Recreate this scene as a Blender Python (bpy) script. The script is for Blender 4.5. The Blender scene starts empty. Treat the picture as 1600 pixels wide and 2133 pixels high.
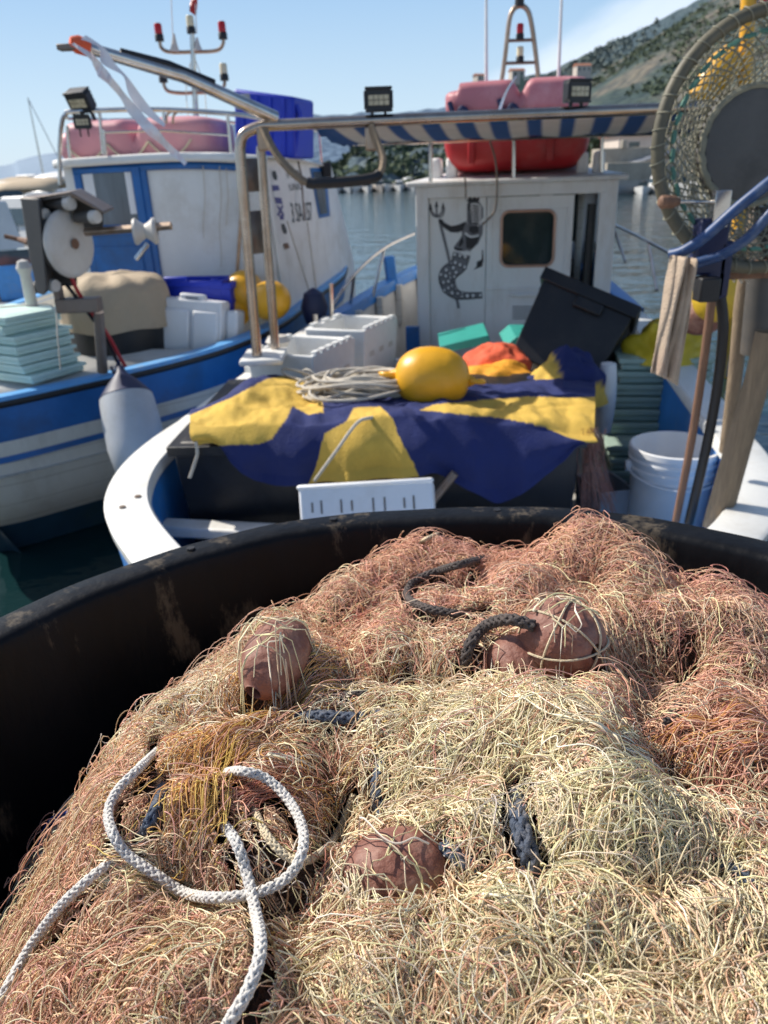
import bpy, bmesh, math, random
import numpy as np
from mathutils import Vector, Matrix, noise as mnoise
random.seed(7); rng = np.random.default_rng(11)
C = bpy.context.scene.collection
H = 2.1                      # eye height above the water (z = 0)
PI = math.pi
# ------------------------------------------------------------------ camera model
TH, RO, F = math.radians(23.7), 0.04, 1600.0
cT, sT, cR, sR = math.cos(TH), math.sin(TH), math.cos(RO), math.sin(RO)
def ray(px, py):
    u = (px-800)/F; v = (py-1066.5)/F
    a = u*cR - v*sR; b = u*sR + v*cR
    return Vector((a, cT - b*sT, -(sT + b*cT)))
def at(px, py, Y):
    r = ray(px, py); p = r*(Y/r.y); p.z += H; return p
def az(px, py, z):
    r = ray(px, py); p = r*((z-H)/r.z); p.z += H; return p
def toplane(px, py, o, n):
    r = ray(px, py); o2 = Vector(o) - Vector((0, 0, H)); t = o2.dot(n)/r.dot(n)
    p = r*t; p.z += H; return p
V = Vector
# ------------------------------------------------------------------ materials
def mat(name, col,  rough=.5, metal=0., var=.12, vs=5., bump=0., bs=60., dirt=None, da=.35, ds=3., dth=.5, dw=.22, spec=.5, attr=False, trans=0., stretch=(1, 1, 1), sheen=0., planks=0.):
    m = bpy.data.materials.new(name); m.use_nodes = True
    nt = m.node_tree; N = nt.nodes; L = nt.links; b = N['Principled BSDF']
    tc = N.new('ShaderNodeTexCoord'); mp = N.new('ShaderNodeMapping'); mp.inputs['Scale'].default_value = stretch
    L.new(tc.outputs['Object'], mp.inputs['Vector'])
    nz = N.new('ShaderNodeTexNoise'); nz.inputs['Scale'].default_value = vs; nz.inputs['Detail'].default_value = 7; nz.inputs['Roughness'].default_value = .65
    L.new(mp.outputs[0], nz.inputs['Vector'])
    mx = N.new('ShaderNodeMix'); mx.data_type = 'RGBA'; mx.blend_type = 'MULTIPLY'; mx.inputs[0].default_value = 1
    rp = N.new('ShaderNodeValToRGB'); e = rp.color_ramp.elements
    e[0].position = .3; e[1].position = .7
    lo = 1-var; hi = 1+var
    e[0].color = (lo, lo, lo, 1); e[1].color = (hi, hi, hi, 1)
    L.new(nz.outputs[0], rp.inputs[0]); L.new(rp.outputs[0], mx.inputs[7])
    if attr:
        at_ = N.new('ShaderNodeAttribute'); at_.attribute_name = 'Col'; L.new(at_.outputs['Color'], mx.inputs[6])
    else: mx.inputs[6].default_value = (*col, 1)
    out = mx.outputs[2]
    if dirt:
        n2 = N.new('ShaderNodeTexNoise'); n2.inputs['Scale'].default_value = ds; n2.inputs['Detail'].default_value = 9; n2.inputs['Roughness'].default_value = .72
        L.new(mp.outputs[0], n2.inputs['Vector'])
        r2 = N.new('ShaderNodeValToRGB'); r2.color_ramp.elements[0].position = dth; r2.color_ramp.elements[1].position = dth+dw
        r2.color_ramp.elements[1].color = (da, da, da, 1)
        L.new(n2.outputs[0], r2.inputs[0])
        m2 = N.new('ShaderNodeMix'); m2.data_type = 'RGBA'; L.new(r2.outputs[0], m2.inputs[0]); L.new(out, m2.inputs[6]); m2.inputs[7].default_value = (*dirt, 1)
        out = m2.outputs[2]
    if planks:
        sx_ = N.new('ShaderNodeSeparateXYZ'); L.new(tc.outputs['Object'], sx_.inputs[0])
        mm = N.new('ShaderNodeMath'); mm.operation = 'MULTIPLY_ADD'; L.new(sx_.outputs[2], mm.inputs[0]); mm.inputs[1].default_value = planks; mm.inputs[2].default_value = 20.3
        fr_ = N.new('ShaderNodeMath'); fr_.operation = 'FRACT'; L.new(mm.outputs[0], fr_.inputs[0]); rl = N.new('ShaderNodeValToRGB'); rl.color_ramp.elements[0].color = (.55, .52, .48, 1); rl.color_ramp.elements[1].position = .07; L.new(fr_.outputs[0], rl.inputs[0])
        m4 = N.new('ShaderNodeMix'); m4.data_type = 'RGBA'; m4.blend_type = 'MULTIPLY'; m4.inputs[0].default_value = .8; L.new(out, m4.inputs[6]); L.new(rl.outputs[0], m4.inputs[7]); out = m4.outputs[2]
    L.new(out, b.inputs['Base Color'])
    b.inputs['Roughness'].default_value = rough; b.inputs['Metallic'].default_value = metal; b.inputs['Specular IOR Level'].default_value = spec
    if trans: b.inputs['Transmission Weight'].default_value = trans
    if sheen: b.inputs['Sheen Weight'].default_value = sheen
    if rough > .08:
        mr = N.new('ShaderNodeMapRange'); mr.inputs[3].default_value = max(.04, rough-.1); mr.inputs[4].default_value = min(1, rough+.12)
        L.new(nz.outputs[0], mr.inputs[0]); L.new(mr.outputs[0], b.inputs['Roughness'])
    if bump:
        n3 = N.new('ShaderNodeTexNoise'); n3.inputs['Scale'].default_value = bs; n3.inputs['Detail'].default_value = 4
        L.new(mp.outputs[0], n3.inputs['Vector'])
        bp = N.new('ShaderNodeBump'); bp.inputs['Strength'].default_value = bump; bp.inputs['Distance'].default_value = .02
        L.new(n3.outputs[0], bp.inputs['Height']); L.new(bp.outputs[0], b.inputs['Normal'])
    return m
M = {}
def dm(k, *a, **kw): M[k] = mat(k, *a, **kw)
dm('white_paint', (.74, .74, .71), .45, var=.06, vs=3, dirt=(.42, .36, .27), da=.5, ds=2.2, bump=.08, bs=15)
dm('hull_white', (.66, .64, .58), .5, var=.08, vs=2, dirt=(.36, .31, .24), da=.55, ds=1.6, bump=.1, bs=6, stretch=(1.5, 1.5, .6), planks=7.)
dm('cabin_white', (.74, .73, .72), .42, var=.05, vs=3, dirt=(.46, .38, .30), da=.6, ds=2.2, stretch=(1.6, 1.6, .45), bump=.05, bs=10)
dm('blue_paint', (.014, .125, .38), .4, var=.18, vs=4, dirt=(.03, .07, .14), da=.7, ds=2.5, bump=.1, bs=12)
dm('bright_blue', (.03, .21, .60), .4, var=.15, vs=5, dirt=(.25, .33, .42), da=.45, ds=4, bump=.1, bs=20)
dm('boot_blue', (.015, .05, .085), .5, var=.2, dirt=(.04, .07, .05), da=.6)
dm('fender_grey', (.48, .50, .52), .5, var=.08, dirt=(.3, .28, .24), da=.5)
dm('light_blue', (.11, .36, .72), .45, var=.12, vs=6, dirt=(.4, .42, .42), da=.5, ds=5)
dm('navy', (.008, .014, .06), .5, var=.2)
dm('royal_blue', (.006, .03, .42), .45, var=.15, vs=3, bump=.1, bs=8)
dm('steel', (.62, .59, .55), .22, 1., var=.12, vs=9, dirt=(.32, .2, .12), da=.7, ds=7)
dm('brown_steel', (.44, .37, .31), .24, 1., var=.15, vs=9, dirt=(.28, .17, .1), da=.6, ds=6)
dm('rust_steel', (.42, .32, .24), .4, .8, var=.2, vs=9, dirt=(.22, .12, .06), da=.8, ds=8)
dm('dull_metal', (.20, .17, .15), .5, .6, var=.2, vs=8, dirt=(.22, .13, .07), da=.6, ds=6)
dm('grey_paint', (.075, .072, .068), .55, var=.15, vs=5, dirt=(.2, .15, .1), da=.35)
dm('black_plastic', (.012, .013, .016), .42, var=.3, vs=8, dirt=(.07, .06, .05), da=.5, ds=6, bump=.05)
dm('black_crate', (.010, .011, .014), .45, var=.3, vs=5, dirt=(.05, .045, .04), da=.5, ds=3)
dm('tub_black', (.006, .0068, .009), .45, spec=.16, var=.3, vs=9, dirt=(.15, .12, .085), da=.55, ds=11, dth=.565, dw=.07, bump=.15, bs=35, stretch=(1, 1, .35))
dm('pvc_white', (.60, .57, .52), .4, var=.08, vs=6, dirt=(.5, .42, .32), da=.5, ds=7)
dm('foam_white', (.80, .80, .78), .7, var=.04, vs=20, bump=.25, bs=120, dirt=(.5, .46, .4), da=.3, ds=6)
dm('plastic_white', (.78, .79, .80), .35, var=.05, vs=5, dirt=(.5, .47, .42), da=.35, ds=5)
dm('mint_foam', (.54, .72, .66), .6, var=.07, vs=9, bump=.15, bs=90, dirt=(.6, .66, .55), da=.35, ds=5)
dm('sage_plastic', (.38, .50, .43), .45, var=.12, vs=6, dirt=(.28, .28, .22), da=.4, ds=5)
dm('teal_plastic', (.03, .33, .28), .5, var=.12)
dm('yellow_buoy', (.80, .40, .018), .36, var=.10, vs=6, dirt=(.45, .24, .04), da=.5, ds=6, bump=.06, bs=30)
dm('dull_yellow', (.66, .43, .03), .5, var=.14, vs=5, dirt=(.3, .2, .05), da=.5)
dm('red_plastic', (.42, .018, .022), .42, var=.15, vs=4, dirt=(.40, .11, .10), da=.6, ds=3)
dm('pale_pink', (.62, .27, .30), .5, var=.10, vs=4, dirt=(.68, .40, .40), da=.6, ds=3)
dm('pink_plastic', (.45, .15, .17), .5, var=.10, vs=4, dirt=(.66, .36, .36), da=.6, ds=3)
dm('red_lamp', (.45, .01, .012), .2, var=.05)
dm('cream_lamp', (.72, .64, .42), .25, var=.05)
dm('orange_cloth', (.74, .12, .05), .8, var=.15, vs=8, bump=.3, bs=40)
dm('amber_cloth', (.78, .34, .02), .8, var=.12, vs=8, bump=.3, bs=40)
dm('yellow_oilskin', (.66, .47, .025), .5, var=.2, vs=6, bump=.3, bs=20)
dm('flag', (1, 1, 1), .85, var=.10, vs=14, attr=True, bump=.35, bs=160, dirt=None)
dm('tarp_beige', (.45, .36, .25), .85, var=.10, vs=6, dirt=(.30, .22, .14), da=.5, bump=.25, bs=25)
dm('towel', (.50, .39, .29), .95, var=.18, vs=10, dirt=(.34, .16, .12), da=.35, ds=6, bump=.5, bs=180)
dm('rope_grey', (.55, .50, .42), .9, var=.15, vs=40)
dm('rope_white', (.64, .615, .575), .9, var=.14, vs=60, dirt=(.27, .27, .30), da=.9, ds=60, bump=.3, bs=400)
dm('rope_beige', (.62, .52, .36), .9, var=.15, vs=60, bump=.3, bs=400)
dm('rope_dark', (.075, .062, .058), .85, var=.35, vs=70, dirt=(.16, .12, .10), da=.7, ds=50, bump=.3, bs=400)
dm('rope_slate', (.065, .085, .125), .85, var=.4, vs=90, dirt=(.21, .20, .2), da=.9, ds=70, bump=.3, bs=400)
dm('rope_blue', (.01, .05, .28), .7, var=.2)
dm('hose_blue', (.012, .05, .16), .45, var=.25, vs=20, dirt=(.16, .2, .26), da=.8, ds=14)
dm('rubber', (.013, .013, .015), .5, var=.25)
dm('hoop_olive', (.105, .095, .062), .55, var=.2, vs=14, dirt=(.2, .17, .11), da=.6, ds=9)
dm('mesh_cord', (.24, .23, .17), .8, var=.25, vs=20)
dm('green_twine', (.09, .22, .17), .7, var=.2)
dm('disc_grey', (.10, .097, .092), .7, var=.15, vs=9, dirt=(.03, .03, .03), da=.5, ds=5, bump=.15, bs=60)
dm('wood_grey', (.27, .20, .13), .8, var=.25, vs=7, dirt=(.14, .10, .07), da=.6, ds=6, bump=.4, bs=25, stretch=(8, 8, .6))
dm('wood_brown', (.19, .10, .06), .7, var=.25, vs=7, bump=.3, bs=25, stretch=(6, 6, .6))
dm('brass', (.52, .33, .25), .4, .6, var=.2)
dm('glass', (.03, .045, .045), .06, var=.2, spec=.8)
dm('curtain_glass', (.10, .13, .16), .12, var=.4, vs=3, spec=.7, stretch=(3, 3, .3))
dm('lens', (.50, .44, .30), .25, var=.3, vs=40)
dm('black_decal', (.012, .013, .018), .5, var=.1)
dm('grey_decal', (.14, .14, .155), .5, var=.1)
dm('pale_decal', (.70, .68, .68), .5, var=.1)
dm('navy_decal', (.035, .03, .20), .5, var=.1)
dm('float_clay', (.215, .085, .060), .62, var=.2, vs=14, dirt=(.46, .29, .22), da=.7, ds=22, dth=.47, bump=.3, bs=60)
dm('stripe_cloth', (1, 1, 1), .85, var=.08, vs=8, attr=True, bump=.2, bs=60)
dm('concrete', (.36, .32, .26), .85, var=.15, vs=1.2, dirt=(.2, .17, .13), da=.6, ds=.7, bump=.3, bs=8)
dm('quay_stone', (.42, .39, .35), .85, var=.2, vs=4, dirt=(.12, .11, .1), da=.6, ds=2, bump=.4, bs=20)
dm('roof_tile', (.36, .15, .09), .8, var=.2, vs=2)
dm('house_wall', (.55, .48, .42), .8, var=.1, vs=.5)
dm('boat_white', (.72, .71, .69), .4, var=.08, vs=2)
dm('boat_grey', (.30, .31, .33), .5, var=.15)
dm('canopy_blue', (.03, .12, .36), .8, var=.15)
dm('bark', (.07, .05, .035), .9, var=.3)
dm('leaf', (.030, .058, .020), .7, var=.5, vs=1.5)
dm('leaf_haze', (.115, .145, .13), .9, var=.35, vs=.05)  # distance haze put into the leaf colour as a paler tint
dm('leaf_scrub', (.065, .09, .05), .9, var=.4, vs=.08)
dm('leaf_light', (.055, .085, .03), .7, var=.5, vs=1.5)
dm('clear_tape', (.74, .74, .78), .35, var=.1, dirt=(.62, .16, .12), da=.5, ds=9)
dm('net_base', (.075, .042, .03), .95, var=.7, vs=90, bump=1., bs=150)  # dark tone stands in for shade in gaps between net strands
dm('net_cord', (1, 1, 1), .75, var=.14, vs=60, attr=True, spec=.3)
dm('deck', (.50, .49, .46), .7, var=.12, vs=4, dirt=(.2, .17, .13), da=.6, ds=3)
# ------------------------------------------------------------------ mesh builder
def wpos(o):
    p = Vector((0, 0, 0))
    while o is not None: p += o.location; o = o.parent
    return p
def frame(o, x, y=None, z=None):
    x = Vector(x).normalized()
    if z is None: z = x.cross(Vector(y)).normalized()
    else: z = (Vector(z) - x*Vector(z).dot(x)).normalized()
    y = z.cross(x)
    return Matrix(((x.x, y.x, z.x, o[0]), (x.y, y.y, z.y, o[1]), (x.z, y.z, z.z, o[2]), (0, 0, 0, 1)))
def rotz(a, o=(0, 0, 0)): return Matrix.Translation(Vector(o)) @ Matrix.Rotation(a, 4, 'Z')
def cr(pts, n=8, closed=False):
    P = [Vector(p) for p in pts]; k = len(P); out = []
    for i in range(k if closed else k-1):
        if closed: a, b, c, d = P[(i-1) % k], P[i], P[(i+1) % k], P[(i+2) % k]
        else: a, b, c, d = P[max(i-1, 0)], P[i], P[i+1], P[min(i+2, k-1)]
        for j in range(n):
            t = j/n
            out.append(.5*((2*b) + (c-a)*t + (2*a-5*b+4*c-d)*t*t + (3*b-a-3*c+d)*t**3))
    if not closed: out.append(P[-1])
    return out
class MB:
    def __init__(s): s.v = []; s.f = []; s.c = None
    def add(s, vs, fs):
        o = len(s.v); s.v += [tuple(p) for p in vs]; s.f += [tuple(i+o for i in f) for f in fs]; return s
    def box(s, c, d, T=None, taper=1., shift=(0, 0)):
        x, y, z = d[0]/2, d[1]/2, d[2]/2
        P = []
        for k, zz in ((taper, -z), (1., z)):
            for a, b in ((-1, -1), (1, -1), (1, 1), (-1, 1)): P.append(Vector((a*x*k + c[0] + (shift[0] if zz > 0 else 0), b*y*k + c[1] + (shift[1] if zz > 0 else 0), zz + c[2])))
        if T is not None: P = [T @ p for p in P]
        return s.add(P, [(3, 2, 1, 0), (4, 5, 6, 7), (0, 1, 5, 4), (1, 2, 6, 5), (2, 3, 7, 6), (3, 0, 4, 7)])
    def tube(s, pts, r, n=8, closed=False, cap=True, flat=1.):
        P = [Vector(p) for p in pts]; k = len(P)
        R = r if isinstance(r, (list, tuple)) else [r]*k
        vs = []; prev = None
        for i in range(k):
            if closed: t = P[(i+1) % k]-P[(i-1) % k]
            else: t = P[min(i+1, k-1)]-P[max(i-1, 0)]
            if t.length < 1e-9: t = Vector((0, 0, 1))
            t.normalize()
            if prev is None: u = t.orthogonal().normalized() if abs(t.z) > .9 else t.cross(Vector((0, 0, 1))).normalized()
            else:
                u = prev - t*prev.dot(t)
                u = u.normalized() if u.length > 1e-6 else t.orthogonal().normalized()
            prev = u; w = t.cross(u)
            for j in range(n):
                a = 2*PI*j/n; vs.append(P[i] + (u*math.cos(a) + w*math.sin(a)*flat)*R[i])
        fs = []
        for i in range(k if closed else k-1):
            for j in range(n):
                a = i*n+j; b = i*n+(j+1) % n; i2 = (i+1) % k
                fs.append((a, b, i2*n+(j+1) % n, i2*n+j))
        if cap and not closed: fs += [tuple(range(n))[::-1], tuple((k-1)*n+j for j in range(n))]
        return s.add(vs, fs)
    def lathe(s, prof, T=None, n=24, a0=0., a1=None, sx=1., sy=1.):
        full = a1 is None; m = n if full else n+1; vs = []
        for j in range(m):
            a = a0 + (2*PI if full else a1-a0)*j/n
            for r, z in prof:
                p = Vector((r*math.cos(a)*sx, r*math.sin(a)*sy, z)); vs.append(T @ p if T is not None else p)
        k = len(prof); fs = []
        for j in range(n):
            j2 = (j+1) % m
            for i in range(k-1):
                fs.append((j*k+i, j2*k+i, j2*k+i+1, j*k+i+1))
        return s.add(vs, fs)
    def grid(s, G):
        a = len(G); b = len(G[0]); vs = [p for r in G for p in r]
        return s.add(vs, [(i*b+j, i*b+j+1, (i+1)*b+j+1, (i+1)*b+j) for i in range(a-1) for j in range(b-1)])
    def poly(s, pts): return s.add(pts, [tuple(range(len(pts)))])
    def prism(s, poly, T, h):
        n = len(poly); A = [T @ Vector((p[0], p[1], 0)) for p in poly]; B = [T @ Vector((p[0], p[1], h)) for p in poly]
        return s.add(A+B, [tuple(range(n))[::-1], tuple(range(n, 2*n))] + [(i, (i+1) % n, n+(i+1) % n, n+i) for i in range(n)])
    def build(s, name, m, parent=None, bev=0., ang=40, thick=0., fix=True, sub=0, loc=None):
        me = bpy.data.meshes.new(name)
        o = bpy.data.objects.new(name, me); C.objects.link(o)
        off = wpos(parent) if parent is not None else Vector((0, 0, 0))
        if loc is not None: o.location = Vector(loc)-off; off = Vector(loc)
        me.from_pydata([(p[0]-off.x, p[1]-off.y, p[2]-off.z) for p in s.v], [], s.f)
        if fix:
            b = bmesh.new(); b.from_mesh(me); bmesh.ops.remove_doubles(b, verts=b.verts, dist=1e-5) if s.c is None else None
            bmesh.ops.delete(b, geom=[q for q in b.verts if not q.link_faces], context='VERTS') if s.c is None else None; bmesh.ops.recalc_face_normals(b, faces=b.faces); b.to_mesh(me); b.free()
        for p in me.polygons: p.use_smooth = True
        try: me.set_sharp_from_angle(angle=math.radians(ang))
        except Exception: pass
        me.materials.append(M[m])
        if s.c is not None:
            ca = me.color_attributes.new('Col', 'FLOAT_COLOR', 'POINT')
            ca.data.foreach_set('color', np.array(s.c, dtype=np.float32).ravel())
        if parent is not None: o.parent = parent
        if thick: q = o.modifiers.new('solid', 'SOLIDIFY'); q.thickness = thick; q.offset = 0
        if bev: q = o.modifiers.new('bevel', 'BEVEL'); q.width = bev; q.segments = 2; q.limit_method = 'ANGLE'; q.angle_limit = math.radians(35)
        if sub: q = o.modifiers.new('sub', 'SUBSURF'); q.levels = sub; q.render_levels = sub
        return o
def tag(o, label, cat, group=None, kind=None):
    if label: o['label'] = label
    if cat: o['category'] = cat
    if group: o['group'] = group
    if kind: o['kind'] = kind
    return o
def thing(name, label, cat, loc=(0, 0, 0), group=None):
    o = bpy.data.objects.new(name, None); C.objects.link(o); o.location = loc; o.empty_display_size = .05
    return tag(o, label, cat, group)
def struct(mb, name, m, **k):
    o = mb.build(name, m, **k); o['kind'] = 'structure'; return o
def text_mesh(txt, T, w, h, name, m, parent, off=.002):
    cu = bpy.data.curves.new('t', 'FONT'); cu.body = txt; cu.align_x = 'LEFT'; cu.resolution_u = 2
    to = bpy.data.objects.new('t', cu); C.objects.link(to)
    bpy.context.view_layer.update()
    me = bpy.data.meshes.new_from_object(to.evaluated_get(bpy.context.evaluated_depsgraph_get()))
    bpy.data.objects.remove(to)
    xs = [v.co.x for v in me.vertices]; ys = [v.co.y for v in me.vertices]
    x0, x1, y0, y1 = min(xs), max(xs), min(ys), max(ys)
    b = MB(); b.add([T @ Vector(((v.co.x-x0)/(x1-x0)*w, (v.co.y-y0)/(y1-y0)*h, off)) for v in me.vertices], [tuple(p.vertices) for p in me.polygons])
    bpy.data.meshes.remove(me)
    return b.build(name, m, parent, fix=False)
# ------------------------------------------------------------------ camera, sky, sun
cd = bpy.data.cameras.new('camera'); cam = bpy.data.objects.new('camera', cd); C.objects.link(cam)
rt = V((cR, -sR*sT, -sR*cT)); up = V((sR, cR*sT, cR*cT)); fw = V((0, cT, -sT))
cam.matrix_world = Matrix(((rt.x, up.x, -fw.x, 0), (rt.y, up.y, -fw.y, 0), (rt.z, up.z, -fw.z, H), (0, 0, 0, 1)))
cd.sensor_fit = 'VERTICAL'; cd.sensor_height = 36; cd.lens = 1600/2133*36; cd.clip_start = .02; cd.clip_end = 20000
cd.dof.use_dof = True; cd.dof.focus_distance = .66; cd.dof.aperture_fstop = 9.2; cd.dof.aperture_blades = 0
bpy.context.scene.camera = cam
sc = bpy.context.scene; sc.view_settings.view_transform = 'Standard'; sc.view_settings.look = 'None'; sc.view_settings.exposure = 0
sc.render.engine = 'CYCLES'; sc.cycles.max_bounces = 6; sc.cycles.glossy_bounces = 3; sc.cycles.diffuse_bounces = 3; sc.cycles.transmission_bounces = 4; sc.cycles.use_denoising = True
SE = math.radians(43); SA = math.radians(-62)      # elevation; azimuth from +Y, clockwise
sun_to = V((math.sin(SA)*math.cos(SE), math.cos(SA)*math.cos(SE), math.sin(SE)))
sl = bpy.data.lights.new('sun', 'SUN'); sl.energy = 5.7; sl.angle = math.radians(.53); sl.color = (1, .935, .83)
so = bpy.data.objects.new('sun', sl); C.objects.link(so); so.rotation_euler = sun_to.to_track_quat('Z', 'Y').to_euler(); so.location = sun_to*30
w = bpy.data.worlds.new('World'); sc.world = w; w.use_nodes = True
N = w.node_tree.nodes; L = w.node_tree.links; bg = N['Background']; bg.inputs[1].default_value = .14
sk = N.new('ShaderNodeTexSky'); sk.sky_type = 'NISHITA'; sk.sun_disc = False; sk.sun_elevation = SE; sk.sun_rotation = SA % (2*PI); sk.air_density = 1.0; sk.dust_density = 1.6; sk.ozone_density = 1.6
tc = N.new('ShaderNodeTexCoord'); sp = N.new('ShaderNodeSeparateXYZ'); L.new(tc.outputs['Generated'], sp.inputs[0])
def mth(op, a, b=None, c=None):
    n = N.new('ShaderNodeMath'); n.operation = op
    for i, q in enumerate((a, b, c)):
        if q is None: continue
        if isinstance(q, (int, float)): n.inputs[i].default_value = q
        else: L.new(q, n.inputs[i])
    return n.outputs[0]
yy = mth('MAXIMUM', sp.outputs[1], .05); uu = mth('DIVIDE', sp.outputs[0], yy); vv = mth('DIVIDE', sp.outputs[2], yy)
r0 = ray(1290, 125); cu_, cv_ = r0.x/r0.y, r0.z/r0.y
# cloud bank: elliptical patch of sky, long axis climbing to the right, broken by noise
du = mth('SUBTRACT', uu, cu_); dv = mth('SUBTRACT', vv, cv_)
ca_, sa_ = math.cos(.42), math.sin(.42)
p1 = mth('ADD', mth('MULTIPLY', du, ca_), mth('MULTIPLY', dv, sa_)); p2 = mth('SUBTRACT', mth('MULTIPLY', dv, ca_), mth('MULTIPLY', du, sa_))
cb = N.new('ShaderNodeCombineXYZ'); L.new(mth('MULTIPLY', p1, 4.), cb.inputs[0]); L.new(mth('MULTIPLY', p2, 11.), cb.inputs[1])
cn = N.new('ShaderNodeTexNoise'); cn.inputs['Scale'].default_value = 1.3; cn.inputs['Detail'].default_value = 6; cn.inputs['Roughness'].default_value = .55; L.new(cb.outputs[0], cn.inputs[0])
e2 = mth('ADD', mth('POWER', mth('ABSOLUTE', mth('DIVIDE', p1, .30)), 2.), mth('POWER', mth('ABSOLUTE', mth('DIVIDE', p2, .062)), 2.))
msk = mth('SUBTRACT', mth('ADD', mth('MULTIPLY', cn.outputs[0], 1.5), .28), e2)
mr = N.new('ShaderNodeMapRange'); mr.interpolation_type = 'SMOOTHSTEP'; mr.inputs[1].default_value = 0; mr.inputs[2].default_value = .8; mr.inputs[3].default_value = 0; mr.inputs[4].default_value = .62
L.new(msk, mr.inputs[0])
rz_ = N.new('ShaderNodeValToRGB'); re_ = rz_.color_ramp.elements; re_[0].position = 0.; re_[0].color = (.66, .79, .88, 1); re_[1].position = .35; re_[1].color = (.18, .36, .68, 1)
k_ = re_.new(.06); k_.color = (.57, .745, .895, 1); k_ = re_.new(.17); k_.color = (.38, .585, .83, 1)
L.new(sp.outputs[2], rz_.inputs[0])
rs_ = N.new('ShaderNodeVectorMath'); rs_.operation = 'SCALE'; rs_.inputs['Scale'].default_value = 7.9; L.new(rz_.outputs[0], rs_.inputs[0])
hz_ = N.new('ShaderNodeMapRange'); hz_.inputs[1].default_value = .22; hz_.inputs[2].default_value = .6; hz_.inputs[3].default_value = .9; hz_.inputs[4].default_value = .0; hz_.interpolation_type = 'SMOOTHSTEP'
L.new(sp.outputs[2], hz_.inputs[0])
mh = N.new('ShaderNodeMix'); mh.data_type = 'RGBA'; L.new(hz_.outputs[0], mh.inputs[0]); L.new(sk.outputs[0], mh.inputs[6]); L.new(rs_.outputs[0], mh.inputs[7])
mc = N.new('ShaderNodeMix'); mc.data_type = 'RGBA'; L.new(mr.outputs[0], mc.inputs[0]); L.new(mh.outputs[2], mc.inputs[6]); mc.inputs[7].default_value = (7.2, 7.8, 8.6, 1)
L.new(mc.outputs[2], bg.inputs[0])
# ================================================================== tub, nets, floats, ropes (nearest)
TC = V((.073, .451, 0)); TR = .712; RIM = H-.5; QUAY = .86
# quay the tub stands on
q = MB(); q.box((0, -18.3, QUAY/2-1), (80, 40, QUAY+2)); struct(q, 'quay', 'quay_stone', bev=.03)
tub = thing('tub', 'big round black plastic tub heaped with fishing nets, dusty inside wall', 'tub', (TC.x, TC.y, QUAY))
prof = [(.0, QUAY+.03), (.56, QUAY+.03), (.60, QUAY+.06), (.648, RIM-.075), (.652, RIM-.030), (.654, RIM-.010), (.658, RIM-.003), (.665, RIM), (.702, RIM), (.709, RIM-.003), (TR, RIM-.009), (TR+.002, RIM-.045), (.706, RIM-.052), (.690, RIM-.054), (.640, QUAY+.04), (.60, QUAY+.004), (0, QUAY+.004)]
t = MB()
n = 160; T = Matrix.Translation((TC.x, TC.y, 0))
t.lathe(prof, T, n)
for i, p in enumerate(t.v):                      # moulded wobble of the wall and lip
    a = math.atan2(p[1]-TC.y, p[0]-TC.x); k = 1 + .004*math.sin(3*a+1) + .0025*math.sin(11*a) + .0015*math.sin(29*a+2)
    t.v[i] = (TC.x+(p[0]-TC.x)*k, TC.y+(p[1]-TC.y)*k, p[2] + (.004*math.sin(2*a)+.002*math.sin(7*a) if p[2] > RIM-.1 else 0))
t.build('shell', 'tub_black', tub, ang=48)
for px, py in ((692, 1075), (1036, 1051), (1330, 1069), (395, 1139)):
    p = az(px, py, RIM+.001); dv_ = (p-TC); dv_.z = 0; p = TC+dv_.normalized()*.686; p.z = RIM+.0016; h = MB(); h.lathe([(0, 0), (.006, 0), (.0065, -.003)], Matrix.Translation(p), 12); h.build('lacing_hole', 'rubber', tub)
# ---------------- heap height field
X0, X1, Y0, Y1, DG = -.70, .86, -.32, 1.22, .004
gx = np.arange(X0, X1, DG); gy = np.arange(Y0, Y1, DG); GX, GY = np.meshgrid(gx, gy, indexing='ij')
def vnoise(x, y, s, seed):
    g = np.random.default_rng(seed).random((64, 64)); x = np.asarray(x)*s + 200; y = np.asarray(y)*s + 200
    i = np.floor(x).astype(int); j = np.floor(y).astype(int); a = x-i; b = y-j; a = a*a*(3-2*a); b = b*b*(3-2*b)
    q = lambda i, j: g[i % 64, j % 64]
    return (q(i, j)*(1-a)+q(i+1, j)*a)*(1-b) + (q(i, j+1)*(1-a)+q(i+1, j+1)*a)*b - .5
EDGE = [(-.17, -.32), (-.235, .1), (-.245, .40), (-.25, .48), (-.256, .58), (-.258, .66), (-.235, .73), (-.18, .82), (-.075, .89), (-.025, .955), (.05, 1.025), (.18, 1.0), (.29, .995), (.40, .90), (.50, .82), (.60, .68), (.66, .45), (.60, .05), (.4, -.2)]
def sdist(x, y):
    d = np.full(x.shape, 9.); ins = np.zeros(x.shape, bool); n = len(EDGE)
    for i in range(n):
        ax, ay = EDGE[i]; bx, by = EDGE[(i+1) % n]; ex, ey = bx-ax, by-ay
        t = np.clip(((x-ax)*ex+(y-ay)*ey)/(ex*ex+ey*ey), 0, 1); d = np.minimum(d, np.hypot(x-ax-t*ex, y-ay-t*ey))
        c = (ay > y) != (by > y); ins ^= c & (x < (bx-ax)*(y-ay)/(by-ay+1e-12)+ax)
    return np.where(ins, d, -d)
SD = sdist(GX, GY)
def gb(x, y, r, h, ry=None): return h*np.exp(-((GX-x)/r)**2-((GY-y)/(ry or r))**2)
HG = np.where(SD > 0, -.530 + .050*(1-np.exp(-SD/.07)), -.530 + 1.05*SD/(1+.9*np.abs(SD)) - 2.0*SD*SD)
HG = HG - .045*np.clip((GX-.30)/.25, 0, 1)
HG = np.maximum(HG, -1.05)
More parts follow.
